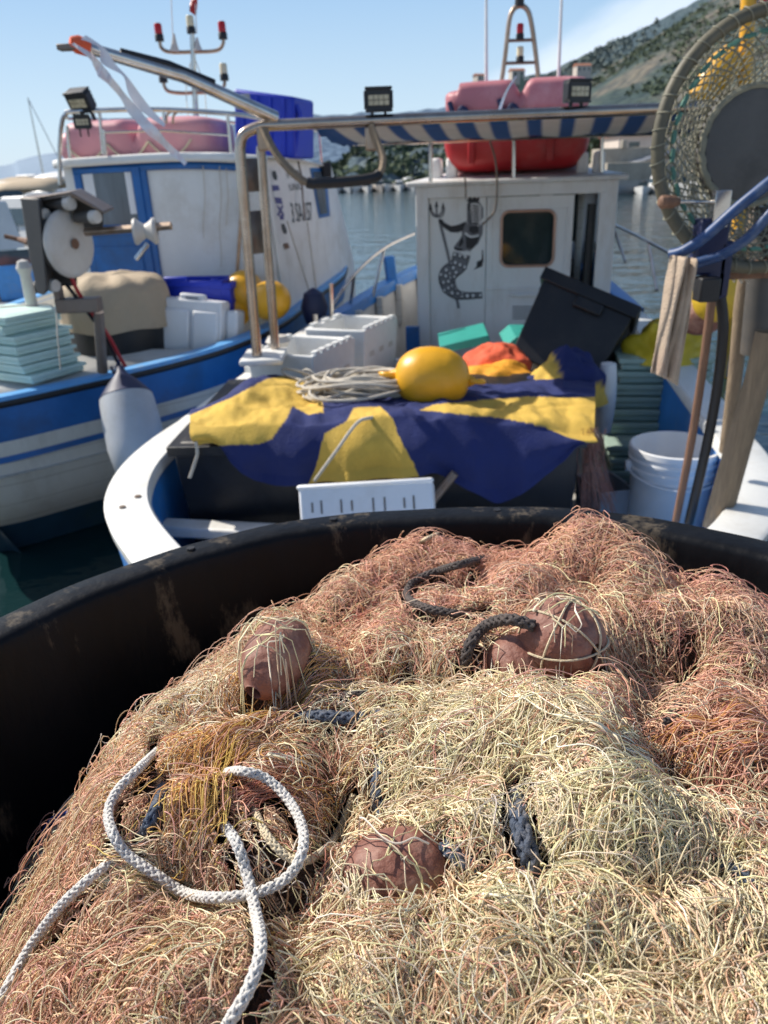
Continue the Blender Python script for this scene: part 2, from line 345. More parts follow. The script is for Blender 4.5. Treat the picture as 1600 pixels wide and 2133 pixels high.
HG += gb(.275, .93, .06, .045) + gb(.03, .93, .09, .02) + gb(.14, .56, .08, .035) + gb(-.13, .37, .10, .03) + gb(.33, .60, .07, .02) + gb(.2, .4, .14, .02) - gb(-.06, .50, .06, .045) - gb(.30, .68, .05, .045) - gb(-.02, .66, .05, .025) - gb(-.17, .60, .05, .02)
k = np.clip((SD+.12)/.16, .15, 1)
HG += k*(.062*vnoise(GX, GY, 8, 1) + .042*vnoise(GX, GY, 19, 2) + .012*vnoise(GX, GY, 45, 3))
# gathered folds: shadowed creases between the lobes of net
for pix, dep, wd in (([(120, 1880), (260, 1815), (420, 1850), (560, 1905), (640, 2060)], .034, .016), ([(560, 1450), (740, 1415), (900, 1425), (1000, 1440)], .032, .016), ([(1290, 1400), (1350, 1480), (1300, 1560), (1420, 1640), (1620, 1680)], .045, .020), ([(690, 1600), (720, 1720), (700, 1830), (650, 1900)], .034, .017), ([(1010, 1140), (1090, 1210), (1230, 1250)], .034, .020), ([(900, 1900), (1100, 1880), (1300, 1930), (1500, 1900)], .026, .016), ([(430, 1430), (520, 1480), (620, 1470)], .026, .015)):
    L2 = [az(a_, b_, H-.485) for a_, b_ in pix]; D2 = np.full(GX.shape, 9.)
    for p, q_ in zip(L2, L2[1:]):
        ex, ey = q_.x-p.x, q_.y-p.y; t_ = np.clip(((GX-p.x)*ex+(GY-p.y)*ey)/(ex*ex+ey*ey), 0, 1); D2 = np.minimum(D2, np.hypot(GX-p.x-t_*ex, GY-p.y-t_*ey))
    D2 = D2+.010*vnoise(GX, GY, 40, int(pix[0][0])); HG -= .62*dep*np.exp(-(D2/wd)**2) - dep*.16*np.exp(-((D2-.045)/.028)**2)
# keep the heap inside the tub
rr = np.hypot(GX-TC.x, GY-TC.y)
def interp(G, x, y):
    a = np.clip((x-X0)/DG, 0, len(gx)-1.001); b = np.clip((y-Y0)/DG, 0, len(gy)-1.001); i = a.astype(int); j = b.astype(int); a -= i; b -= j
    return (G[i, j]*(1-a)+G[i+1, j]*a)*(1-b) + (G[i, j+1]*(1-a)+G[i+1, j+1]*a)*b
def hit(px, py, G, up_=0.):
    r = ray(px, py); t = .3
    while t < 2.2:
        if r.z*t < float(interp(G, np.array([r.x*t]), np.array([r.y*t]))[0])+up_: break
        t += .002
    return V((r.x*t, r.y*t, r.z*t))
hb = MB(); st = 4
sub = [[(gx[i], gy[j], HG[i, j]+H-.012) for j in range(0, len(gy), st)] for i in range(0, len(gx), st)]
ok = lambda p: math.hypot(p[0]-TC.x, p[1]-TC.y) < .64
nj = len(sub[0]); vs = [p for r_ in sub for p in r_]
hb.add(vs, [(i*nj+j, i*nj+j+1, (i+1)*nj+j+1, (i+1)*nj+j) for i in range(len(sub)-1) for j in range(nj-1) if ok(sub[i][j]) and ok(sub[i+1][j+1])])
# ---------------- floats
floats = [  # px, py, half length, radius, axis angle in plan, tilt, sink, label
    (574, 1370, .048, .034, 1.15, .25, -.008, 'brown oval net float at left under loose cream mesh'),
    (1168, 1332, .046, .043, -.9, .15, -.012, 'largest rust brown float with cords crossed over it, black rope beside it'),
    (1076, 1382, .032, .030, -.9, .1, .010, 'smaller brown float half hidden below left of the largest float'),
    (822, 1826, .044, .034, .25, .05, .016, 'terracotta float near the bottom between white rope loop and cream net')]
GF = HG.copy(); FL = []
for px, py, hl, rd, aa, tl, sk_, lab in floats:
    p = hit(px, py, HG, rd*.35-sk_)
    FL.append((p, hl, rd, aa))
    dx = (GX-p.x)*math.cos(aa)+(GY-p.y)*math.sin(aa); dy = -(GX-p.x)*math.sin(aa)+(GY-p.y)*math.cos(aa)
    e = 1-(dx/hl)**2-(dy/rd)**2
    GF = np.where(e > 0, np.maximum(GF, p.z+.003+rd*1.05*np.maximum(e, 0)**.43), GF)
    f = MB(); pr = []
    for i in range(25):
        a = PI*i/24; ca, sa = math.cos(a), math.sin(a)
        pr.append((max(rd*(sa**.86), .009), -hl*ca))
    pr = [(.009, hl*.8)] and ([(.009, -hl*.7)] + pr + [(.009, hl*.7)])
    T = Matrix.Translation((p.x, p.y, p.z+H)) @ Matrix.Rotation(aa, 4, 'Z') @ Matrix.Rotation(PI/2-tl, 4, 'Y')
    f.lathe(pr, T, 64)
    for i, q_ in enumerate(f.v):
        d = mnoise.noise(V(q_)*16)*.0016; c = V((p.x, p.y, p.z+H)); nn = (V(q_)-c).normalized(); f.v[i] = tuple(V(q_)+nn*d)
    fo = tag(f.build('net_float', 'float_clay', ang=70, loc=(p.x, p.y, p.z+H)), lab, 'net float', 'brown floats tangled in the net')
    if rd > .04:
        for cut in ([(0, a) for a in (.5, 1.55, 2.7)] + [(1, .012), (1, -.03)]):
            pts = []
            for i in range(41):
                a = 2*PI*i/40; g = 1.035+.01*math.sin(5*a)
                if cut[0] == 0: ca, sa = math.cos(a), math.sin(a); q_ = V((rd*abs(sa)**.86*math.copysign(1, sa)*math.cos(cut[1])*g, rd*abs(sa)**.86*math.copysign(1, sa)*math.sin(cut[1])*g, -hl*ca*g))
                else: k_ = math.sqrt(max(0, 1-(cut[1]/hl)**2))**.86; q_ = V((rd*k_*math.cos(a)*g, rd*k_*math.sin(a)*g, cut[1]+.008*math.sin(2*a)))
                pts.append(T @ q_)
            c_ = MB(); c_.tube(pts, .0012, 5); c_.build('float_cord', 'rope_beige', fo)
# ---------------- ropes lying in the net
def braid(mb, path, R, pitch=None, n=4, ns=5):
    L_ = [0.]
    for a, b in zip(path, path[1:]): L_.append(L_[-1]+(b-a).length)
    tot = L_[-1]; pitch = pitch or R*6.5; k = max(8, int(tot/pitch*14)); P = []; j = 0
    for i in range(k+1):
        s = tot*i/k
        while j < len(path)-2 and L_[j+1] < s: j += 1
        P.append(path[j].lerp(path[j+1], min(1, (s-L_[j])/max(1e-9, L_[j+1]-L_[j]))))
    fr = []; prev = None
    for i in range(k+1):
        t = (P[min(i+1, k)]-P[max(i-1, 0)]).normalized()
        u = t.orthogonal().normalized() if prev is None else (prev-t*prev.dot(t)).normalized()
        prev = u; fr.append((u, t.cross(u)))
    for d in (1, -1):
        for q in range(n):
            pts = []
            for i in range(k+1):
                ph = 2*PI*(tot*i/k)/pitch; a = d*ph + 2*PI*q/n + (PI/n if d < 0 else 0)
                r = R*(.66 + d*.13*math.sin(n*ph))
                pts.append(P[i] + (fr[i][0]*math.cos(a)+fr[i][1]*math.sin(a))*r)
            mb.tube(pts, R*.40, ns)
ROPES = []  # (xy polyline, clearance, drop probability)
def rope(pix, R, m, label, lift=.012, drop=.93, name='rope', group='ropes tangled in the fishing net', style=4):
    P = []
    for i, a in enumerate(pix):
        p = hit(a[0], a[1], GF, (-.004 if i in (0, len(pix)-1) else lift)+R*.6)
        P.append(V((p.x, p.y, p.z+H)))
    P = cr(P, 10)
    ROPES.append((np.array([(p.x, p.y) for p in P]), R*1.3+.002, drop))
    mb = MB(); braid(mb, P, R, n=style)
    return tag(mb.build(name, m, ang=80, fix=False), label, 'rope', group)
rope([(462, 1612), (500, 1606), (555, 1622), (602, 1668), (630, 1725), (628, 1780), (598, 1828), (540, 1858), (455, 1870), (385, 1860), (325, 1822), (265, 1780), (235, 1735), (226, 1690), (246, 1645), (290, 1600), (330, 1562)], 0.0039, 'rope_white', 'white braided rope curled into a wide open loop on the net', .025, .97)
rope([(-60, 2190), (0, 2085), (55, 1985), (120, 1895), (185, 1832), (258, 1776)], 0.0039, 'rope_white', 'white braided rope trailing down to the bottom left corner', .026, .97)
rope([(462, 1712), (492, 1755), (515, 1822), (532, 1900), (543, 1975), (520, 2055), (480, 2125), (450, 2180)], 0.0040, 'rope_white', 'white braided rope running down through the loop to the bottom edge', .020, .95)
rope([(340, 1640), (322, 1690), (300, 1740)], 0.0051, 'rope_slate', 'short grey rope length showing behind orange twine inside the loop', .008, .75)
rope([(526, 1678), (552, 1735), (600, 1785), (650, 1788), (700, 1742), (737, 1655)], 0.0032, 'rope_beige', 'thin beige braided cord bent in a V right of the loop', .008, .93)
rope([(1060, 1152), (990, 1168), (910, 1190), (862, 1212), (848, 1242), (880, 1264), (945, 1278), (1010, 1290)], 0.0048, 'rope_dark', 'charcoal rope curved round at the top of the heap', .012, .88)
rope([(968, 1395), (978, 1345), (1010, 1305), (1060, 1290), (1112, 1304)], 0.0060, 'rope_dark', 'thick black rope arching into the largest float', .022, .93)
rope([(598, 1502), (660, 1492), (740, 1496), (850, 1488)], 0.0060, 'rope_slate', 'slate blue rope lying across the middle, left of the cream hump', .006, .62)
rope([(655, 1456), (740, 1448), (850, 1432)], 0.0045, 'rope_dark', 'dark grey rope just above the slate blue one in the middle', .006, .66)
rope([(1424, 1365), (1428, 1430), (1402, 1492), (1345, 1552)], 0.0050, 'rope_dark', 'dark rope bending down right of the largest float', .009, .8)
rope([(1078, 1655), (1084, 1720), (1102, 1780), (1122, 1838)], 0.0073, 'rope_slate', 'thick speckled blue grey rope rising out of the cream net', .013, .86)
rope([(806, 1572), (786, 1640), (800, 1712)], 0.0060, 'rope_slate', 'blue rope piece above the bottom float', .006, .6)
rope([(926, 1762), (955, 1785), (1000, 1822)], 0.0060, 'rope_slate', 'blue rope piece right of the bottom float', .006, .6)
rope([(1255, 1570), (1330, 1602), (1400, 1655), (1480, 1700)], 0.0064, 'rope_slate', 'blue grey rope crossing the right side under thin cream strands', .006, .6)
rope([(1460, 1765), (1520, 1812), (1570, 1845), (1660, 1900)], 0.0064, 'rope_slate', 'blue grey rope running off the right edge', .006, .6)
rope([(850, 1148), (890, 1122), (940, 1106), (1010, 1112)], 0.0030, 'rope_beige', 'pale cord curved along the far top of the heap', .010, .85)
rb = MB(); rb.tube(cr([az(60, 1850, RIM-.28), az(85, 1770, RIM-.24), az(105, 1715, RIM-.2), az(160, 1690, RIM-.14), az(215, 1690, RIM-.09)], 8), .005, 6); tag(rb.build('rope', 'rope_blue'), 'thin bright blue rope in the shadow by the tub wall', 'rope', 'ropes tangled in the fishing net')
# ---------------- net strands
COLS = {'C': (.83, .73, .48), 'W': (.87, .80, .60), 'T': (.75, .52, .35), 'P': (.72, .40, .285), 'R': (.53, .24, .17), 'O': (.77, .44, .16), 'B': (.36, .22, .14), 'Y': (.80, .56, .18)}
BL = [(900, 1180, 170, 'PPTP'), (1240, 1130, 150, 'PPPT'), (1420, 1210, 150, 'PPTC'), (600, 1290, 140, 'CTTP'), (750, 1330, 110, 'RPPC'), (450, 1400, 90, 'TCT'), (390, 1490, 90, 'WWC'), (440, 1600, 62, 'OOYO'), (400, 1685, 55, 'YOTY'), (560, 1475, 50, 'OOPT'), (300, 1580, 60, 'WCP'), (240, 1800, 80, 'PBTP'), (500, 1700, 60, 'BPT'), (330, 1660, 60, 'PTP'),
      (1080, 1530, 170, 'CCCW'), (940, 1400, 110, 'CWTP'), (1330, 1400, 120, 'TCTP'), (1510, 1560, 130, 'PRPT'), (1560, 1400, 140, 'RPTC'), (1300, 1750, 260, 'CCWC'), (850, 1560, 150, 'CWC'), (650, 1640, 80, 'RRPB'), (480, 1790, 120, 'BTBT'), (220, 1690, 110, 'PTBP'),
      (270, 2000, 200, 'PTPBCTC'), (350, 1855, 70, 'CCCC'), (830, 1900, 150, 'CCTW'), (1000, 2020, 150, 'CPCT'), (1420, 2010, 230, 'CCWT'), (740, 2050, 90, 'CWC'), (120, 1850, 60, 'CCT'), (1600, 1720, 90, 'PPT'), (650, 1430, 70, 'PTR'), (1100, 1330, 120, 'TTCP'), (640, 1790, 80, 'BTPR')]
BW = []
for px, py, r, cs in BL:
    p = hit(px, py, HG); BW.append((p.x, p.y, r*p.length/1600, cs))
DIRB = []
for ax, ay, bx, by, r in [(1420, 1580, 1600, 1600, 150), (720, 1940, 770, 2130, 100), (300, 1870, 480, 1880, 90), (520, 1540, 700, 1440, 70), (560, 1700, 420, 1600, 90), (1500, 1900, 1560, 2130, 160), (1080, 1450, 1000, 1600, 110), (1200, 1500, 1400, 1650, 120), (640, 1560, 950, 1700, 120), (850, 1960, 1100, 2060, 120), (520, 1700, 640, 1640, 70), (1250, 1180, 1450, 1250, 150), (60, 1950, 220, 1800, 70)]:
    a = hit(ax, ay, HG); b = hit(bx, by, HG); m_ = (a+b)/2; DIRB.append((m_.x, m_.y, r*m_.length/1600, math.atan2(b.y-a.y, b.x-a.x)))
def flow(x, y):
    th = 2.2*PI*(vnoise(x, y, 5, 21)+vnoise(x, y, 11, 22)*.5)
    c, s = np.cos(th)*.35, np.sin(th)*.35
    for bx, by, r, a in DIRB:
        wt = 2.2*np.exp(-((x-bx)**2+(y-by)**2)/(r*r)); c = c+wt*np.cos(a); s = s+wt*np.sin(a)
    return np.arctan2(s, c), np.hypot(c, s)
def pickcol(x, y):
    Wt = np.stack([np.exp(-((x-b[0])**2+(y-b[1])**2)/(b[2]**2))*(1+0*x) for b in BW], 1)+1e-9
    Wt = Wt**1.5; Wt /= Wt.sum(1, keepdims=True); cum = Wt.cumsum(1); u = rng.random(len(x))[:, None]
    idx = (cum < u).sum(1).clip(0, len(BW)-1)
    return [BW[i][3][rng.integers(len(BW[i][3]))] for i in idx]
def seeds(n):
    out = []
    while len(out) < n:
        px = rng.uniform(-120, 1720, n); py = rng.uniform(1060, 2260, n)
        t = .35+0*px
        u = (px-800)/F; v = (py-1066.5)/F; a = u*cR-v*sR; b = u*sR+v*cR; ry = cT-b*sT; rz = -(sT+b*cT)
        tt = -.47/rz; x = a*tt; y = ry*tt
        x = x+rng.normal(0, .012, n); y = y+rng.normal(0, .02, n)
        g = (sdist(x, y) > -.13) & (np.hypot(x-TC.x, y-TC.y) < .60)
        out += list(zip(x[g], y[g]))
    out = np.array(out[:n]); return out[:, 0], out[:, 1]
S = []   # list of (points k x 3, radius, colour key)
def pathsxy(x0, y0, head, step):
    dx = np.cumsum(np.cos(head), 1)*step; dy = np.cumsum(np.sin(head), 1)*step; m = head.shape[1]//2
    return x0[:, None]+dx-dx[:, m:m+1], y0[:, None]+dy-dy[:, m:m+1]
def inside_float(X, Y):
    r = np.zeros(X.shape, bool)
    for fi, (p, hl, rd, aa) in enumerate(FL):
        if fi == 3: hl, rd = hl*.82, rd*.82
        x_, y_ = X-p.x*.985, Y-p.y*.972
        dx = x_*math.cos(aa)+y_*math.sin(aa); dy = -x_*math.sin(aa)+y_*math.cos(aa)
        # the strand also hides the float when it lies just in front of it
        r |= ((dx/(hl*1.04))**2+(dy/(rd*1.08))**2 < 1)
    return r
def near_rope(X, Y):
    """drop probability per point"""
    o = np.zeros(X.shape)
    for P, R, d in ROPES:
        lo = P.min(0)-.02; hi = P.max(0)+.02
        sel = (X > lo[0]) & (X < hi[0]) & (Y > lo[1]) & (Y < hi[1])
        if not sel.any(): continue
        xs, ys = X[sel], Y[sel]
        D = np.minimum(np.min((xs[:, None]-P[None, :, 0])**2+(ys[:, None]-P[None, :, 1])**2, 1), np.min((xs[:, None]-P[None, :, 0]*.985)**2+(ys[:, None]-P[None, :, 1]*.985)**2, 1))
        o[sel] = np.maximum(o[sel], np.where(D < R*R, d, 0))
    return o
def emit(X, Y, Hh, rad, cols, pf=.95, over=False, ropes_=True):
    Z = interp(GF if over else HG, X, Y)
    nx = interp(HG, X+.006, Y)-interp(HG, X-.006, Y); ny = interp(HG, X, Y+.006)-interp(HG, X, Y-.006)
    nn = np.sqrt(nx*nx+ny*ny+.000144); X = X-nx/nn*Hh*.8; Y = Y-ny/nn*Hh*.8; Z = Z+Hh*.012/nn
    RR = np.hypot(X-TC.x, Y-TC.y)
    inf = inside_float(X, Y); nr = near_rope(X, Y) if ropes_ else np.zeros(X.shape)
    for i in range(len(X)):
        bad = RR[i] > .632
        if inf[i].sum() > 0 and rng.random() < pf: bad |= inf[i]
        if nr[i].max() > 0 and rng.random() < nr[i].max(): bad |= nr[i] > 0
        # split the strand at bad points
        k = 0; n = len(bad)
        while k < n:
            if bad[k]: k += 1; continue
            e = k
            while e < n and not bad[e]: e += 1
            if e-k > 6: S.append((np.stack([X[i, k:e], Y[i, k:e], Z[i, k:e]+H], 1), (rad[i, k:e] if np.ndim(rad) == 2 else rad[i]), cols[i]))
            k = e
def curly(n, K, step, amp, lam, hmax, rad, pf=.97, coherent=.5, bias=1.6):
    x, y = seeds(n); th, co = flow(x, y); th = th + rng.normal(0, 1.0, n)*(1/(1+co*2))*coherent*2 + PI*(rng.random(n) < .5)
    s = np.arange(K)*step
    A = rng.uniform(*amp, n)[:, None]; l1 = rng.uniform(*lam, n)[:, None]; f1 = rng.uniform(0, 2*PI, n)[:, None]
    A2 = A*rng.uniform(.08, .38, n)[:, None]; l2 = l1*rng.uniform(.36, .7, n)[:, None]; f2 = rng.uniform(0, 2*PI, n)[:, None]
    dr = rng.normal(0, 2.2, n)[:, None]
    head = th[:, None] + A*np.sin(2*PI*s/l1+f1) + A2*np.sin(2*PI*s/l2+f2) + dr*(s-s.mean()) + np.cumsum(rng.normal(0, .06, (n, K)), 1)*.6
    X, Y = pathsxy(x, y, head, step)
    base = hmax*rng.random(n)[:, None]**bias
    Hh = .002 + base + .0035*np.sin(2*PI*s/(l1*1.1)+f2)*(.4+rng.random(n)[:, None]) + .004*np.sin(2*PI*s/.17+f1)
    emit(X, Y, np.maximum(Hh, .0005), rng.normal(rad, rad*.12, n).clip(.0005), pickcol(x, y), pf)
def lattice(npatch, rows, K, step, mesh, hmax, rad, where=None, pf=.5, col=None, over=False):
    for q in range(npatch):
        if where: x0, y0 = where[q % len(where)]
        else: a, b = seeds(1); x0, y0 = a[0], b[0]
        th, co = flow(np.array([x0]), np.array([y0])); th = th[0]+rng.normal(0, .5)
        ms = mesh*rng.uniform(.8, 1.25); sq = rng.uniform(.35, 1.0)
        s = (np.arange(K)-K/2)*step; r_ = (np.arange(rows)-rows/2)
        U = np.repeat(s[None, :], rows, 0)
        tri = np.sin(2*PI*s/(2*ms)+.0)
        sg = np.where(np.arange(rows) % 2 == 0, 1, -1)[:, None]
        Vv = r_[:, None]*ms*sq + sg*np.sign(tri)*np.abs(tri)**.8*ms*sq*.5
        # crumple
        sd = int(rng.integers(1, 9999)); w1 = rng.uniform(.5, 1.3)
        U2 = U+.05*w1*vnoise(U, Vv, 14, sd)+.020*vnoise(U, Vv, 45, sd+1)+.010*vnoise(U, Vv, 110, sd+4); V2 = Vv+.06*w1*vnoise(U, Vv, 14, sd+2)+.022*vnoise(U, Vv, 45, sd+3)+.010*vnoise(U, Vv, 110, sd+5)
        X = x0+U2*math.cos(th)-V2*math.sin(th); Y = y0+U2*math.sin(th)+V2*math.cos(th)
        hb_ = hmax*rng.uniform(.3, 1)
        Hh = np.maximum(.001, hb_+.016*vnoise(U, Vv, 22, sd+6)+.016*vnoise(U, Vv, 60, sd+7))
        c = col or pickcol(np.array([x0]), np.array([y0]))[0]
        emit(X, Y, Hh, np.repeat((rad*rng.uniform(.9, 1.1)*(1+1.0*(np.abs(tri) > .95)))[None, :], rows, 0), [c]*rows, pf, over=over)
RS = .00038
def loopy(n, K, arad, adv, hmax, rad, pf=.985, tilt=(.3, 1.4)):
    x, y = seeds(n); th, co = flow(x, y); th = th + rng.normal(0, .9, n) + PI*(rng.random(n) < .5)
    a = rng.uniform(*arad, n)[:, None]; dph = rng.uniform(.26, .42, n)[:, None]; k = np.arange(K)[None, :]
    # irregular phase: runs of loops broken by straighter stretches and reversals
    mod = .95+.75*np.sin(2*PI*k*rng.uniform(.010, .035, n)[:, None]+rng.uniform(0, 6.3, n)[:, None])+.35*np.sin(2*PI*k*rng.uniform(.04, .09, n)[:, None]+rng.uniform(0, 6.3, n)[:, None])
    ph = np.cumsum(dph*mod, 1)+rng.uniform(0, 6.3, n)[:, None]
    v = a*dph*rng.uniform(*adv, n)[:, None]
    tw = th[:, None]+.9*np.sin(2*PI*k*rng.uniform(.006, .018, n)[:, None]+rng.uniform(0, 6.3, n)[:, None])
    bx = np.cumsum(np.cos(tw)*v, 1); by = np.cumsum(np.sin(tw)*v, 1); m = K//2; bx -= bx[:, m:m+1]; by -= by[:, m:m+1]
    tl = (np.arctan2(np.hypot(x, y), .47)*.85+rng.normal(0, .38, n))[:, None]; az_ = rng.normal(0, .55, n)[:, None]   # loops lean back against the slope of the heap
    c, s = a*np.cos(ph), a*np.sin(ph)
    X = x[:, None]+bx+c*np.cos(az_)-s*np.cos(tl)*np.sin(az_); Y = y[:, None]+by+c*np.sin(az_)+s*np.cos(tl)*np.cos(az_)
    Hh = .001+hmax*rng.random(n)[:, None]**1.2+(s+a)*np.sin(tl)*.8
    emit(X, Y, Hh, rng.normal(rad, rad*.12, n).clip(.0004), pickcol(x, y), pf)
curly(700, 110, .0050, (.2, .9), (.04, .10), .006, RS, .99, .5, 1.2)        # under layers, fairly straight bunches
curly(3000, 120, .0040, (.9, 1.75), (.020, .046), .008, RS, .99, .8, 1.2)      # wavy strands
loopy(1700, 150, (.0055, .010), (.3, 1.0), .006, RS*1.1)                          # loops standing up out of the pile
loopy(1250, 150, (.008, .016), (.25, .9), .013, RS*1.25)
lattice(150, 12, 64, .0042, .021, .009, RS*1.1, pf=.93)
lattice(95, 11, 64, .0040, .025, .015, RS*1.25, pf=.94)
fw_ = [(p.x, p.y) for p, hl, rd, aa in FL]
lattice(6, 7, 34, .0042, .030, .002, .0006, where=[fw_[0], fw_[3], fw_[2]], pf=.0, col='C', over=True)
lattice(2, 10, 70, .0042, .030, .012, .0006, where=[tuple(hit(1110, 1490, GF)[:2]), tuple(hit(1010, 1500, GF)[:2])], pf=.3, col='W', over=True)
# tight bundles
def bundle(pix, n, spread, rad, col, lift=.012):
    P = cr([hit(a, b, GF) for a, b in pix], 12)
    for i in range(n):
        o1 = rng.normal(0, spread, 2); ph = rng.uniform(0, 6.28); k = len(P); a, b = sorted(rng.integers(0, k, 2))
        if b-a < k*.45: a, b = 0, k
        pts = []
        for j in range(a, b):
            t = j/k; fan = .6+1.2*abs(t-.5)
            px_, py_ = P[j].x+o1[0]*fan+.0025*math.sin(t*17+ph), P[j].y+o1[1]*fan+.0025*math.cos(t*21+ph)
            pts.append((px_, py_))
        xy = np.array(pts); Z = interp(GF if 'W' == col[0] else HG, xy[:, 0], xy[:, 1])+lift*rng.random()+.004
        S.append((np.stack([xy[:, 0], xy[:, 1], Z+H], 1), rad*rng.uniform(.85, 1.15), col[rng.integers(len(col))]))
bundle([(60, 1960), (150, 1850), (240, 1830), (340, 1850), (450, 1880), (520, 1940)], 130, .011, .00048, 'CCWT')
bundle([(700, 1880), (720, 1960), (745, 2040), (790, 2140), (800, 2200)], 150, .012, .00048, 'CCW')
bundle([(690, 1440), (600, 1470), (520, 1540), (440, 1620), (400, 1700)], 130, .013, .00048, 'OOYPT', .022)
bundle([(480, 1590), (450, 1650), (430, 1720), (380, 1790)], 80, .012, .0005, 'YYO', .022)
bundle([(1600, 1530), (1500, 1540), (1400, 1570), (1300, 1600)], 90, .016, .00048, 'PRPO', .02)
bundle([(1640, 1600), (1520, 1610), (1420, 1600)], 70, .014, .00048, 'PROP', .02)
bundle([(1480, 1880), (1520, 1990), (1540, 2080), (1560, 2190)], 140, .020, .00048, 'CCWT', .02)
bundle([(1090, 1450), (1060, 1520), (1010, 1600), (960, 1680)], 110, .016, .00048, 'CCWT', .02)
bundle([(1090, 1450), (1160, 1500), (1280, 1580), (1400, 1660)], 90, .016, .00048, 'CCW', .02)
bundle([(480, 1690), (560, 1660), (640, 1630), (700, 1650)], 70, .010, .00048, 'RPR')
bundle([(610, 1800), (700, 1790), (800, 1770), (900, 1780)], 2, .003, .0010, 'WW', .03)
bundle([(500, 1600), (560, 1570), (590, 1520), (620, 1480)], 4, .004, .0008, 'WC', .03)
bundle([(1000, 1860), (1080, 1930), (1180, 1960), (1300, 1950)], 2, .004, .0010, 'WW', .03)
NETS = {'cream_net': ('CWT', 'cream and straw coloured fishing net heaped loose over the tub', 'fishing net'), 'pink_net': ('PRB', 'faded pink and rust coloured fishing net bunched under the cream one', 'fishing net'), 'orange_twine': ('O', 'bright orange twine bunched above the white rope loop', 'twine'), 'yellow_twine': ('Y', 'golden yellow twine strands trailing from the orange twine into the white rope loop', 'twine')}
for nm, (keys, lab, cat) in NETS.items():
    VV = []; FF = []; CC = []; off = 0
    for P, r, c in S:
        if c not in keys: continue
        k = len(P); t = np.gradient(P, axis=0); t /= np.linalg.norm(t, axis=1, keepdims=True)+1e-9
        side = np.stack([t[:, 1], -t[:, 0], 0*t[:, 0]], 1); side /= np.linalg.norm(side, axis=1, keepdims=True)+1e-9
        u2 = np.cross(side, t); r = r[:, None] if np.ndim(r) else r
        ring = [P+r*(math.cos(a)*side+math.sin(a)*u2) for a in (PI/2, PI/2+2*PI/3, PI/2+4*PI/3)]
        vv = np.stack(ring, 1).reshape(-1, 3); VV.append(vv)
        i = np.arange(k-1)[:, None]*3; j = np.arange(3)[None, :]; j2 = (j+1) % 3
        FF.append((np.stack([i+j, i+j2, i+3+j2, i+3+j], 2).reshape(-1, 4)+off)); off += 3*k
        base = np.array(COLS[c])*rng.uniform(.78, 1.22)*np.array([1, rng.uniform(.93, 1.07), rng.uniform(.85, 1.15)])
        if c in 'CWT' and rng.random() < .16: base = base*.6+np.array(COLS['P'])*.4
        CC.append(np.repeat(np.r_[base, 1][None, :], 3*k, 0))
    VV = np.concatenate(VV); FF = np.concatenate(FF); CC = np.concatenate(CC).clip(0, 1)
    me = bpy.data.meshes.new(nm); me.vertices.add(len(VV)); me.vertices.foreach_set('co', VV.astype(np.float32).ravel())
    me.loops.add(FF.size); me.loops.foreach_set('vertex_index', FF.astype(np.int32).ravel())
    me.polygons.add(len(FF)); me.polygons.foreach_set('loop_start', np.arange(0, FF.size, 4, dtype=np.int32)); me.polygons.foreach_set('loop_total', np.full(len(FF), 4, dtype=np.int32))
    me.update(calc_edges=True); me.polygons.foreach_set('use_smooth', np.ones(len(FF), dtype=bool))
    a_ = me.color_attributes.new('Col', 'FLOAT_COLOR', 'POINT'); a_.data.foreach_set('color', CC.astype(np.float32).ravel())
    me.materials.append(M['net_cord']); o = bpy.data.objects.new(nm, me); C.objects.link(o); tag(o, lab, cat)
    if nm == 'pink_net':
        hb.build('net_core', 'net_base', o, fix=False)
    print(nm, len(VV))
# ================================================================== water
g = MB(); R_ = [0, 3, 6, 10, 16, 26, 45, 80, 150, 300, 700, 2000, 9000]
g.lathe([(r, 0) for r in R_], Matrix.Translation((0, 5, 0)), 48)
wm = bpy.data.materials.new('water'); wm.use_nodes = True; N = wm.node_tree.nodes; L = wm.node_tree.links; b = N['Principled BSDF']
b.inputs['Base Color'].default_value = (.006, .024, .026, 1); b.inputs['Roughness'].default_value = .07; b.inputs['IOR'].default_value = 1.33; b.inputs['Specular IOR Level'].default_value = .5
tc = N.new('ShaderNodeTexCoord'); hs = []
for s_, st_, d_ in ((.9, (1, 1, 1), 3), (4.5, (.6, 1, 1), 3), (.16, (1, 1, 1), 2)):
    mp = N.new('ShaderNodeMapping'); mp.inputs['Scale'].default_value = st_; L.new(tc.outputs['Object'], mp.inputs[0]); n_ = N.new('ShaderNodeTexNoise'); n_.inputs['Scale'].default_value = s_; n_.inputs['Detail'].default_value = d_; L.new(mp.outputs[0], n_.inputs[0]); hs.append(n_)
a1 = N.new('ShaderNodeMath'); a1.operation = 'MULTIPLY_ADD'; L.new(hs[1].outputs[0], a1.inputs[0]); a1.inputs[1].default_value = .28; L.new(hs[0].outputs[0], a1.inputs[2])
bp = N.new('ShaderNodeBump'); bp.inputs['Strength'].default_value = .2; bp.inputs['Distance'].default_value = .30; L.new(a1.outputs[0], bp.inputs['Height']); L.new(bp.outputs[0], b.inputs['Normal'])
M['water'] = wm; struct(g, 'water', 'water')
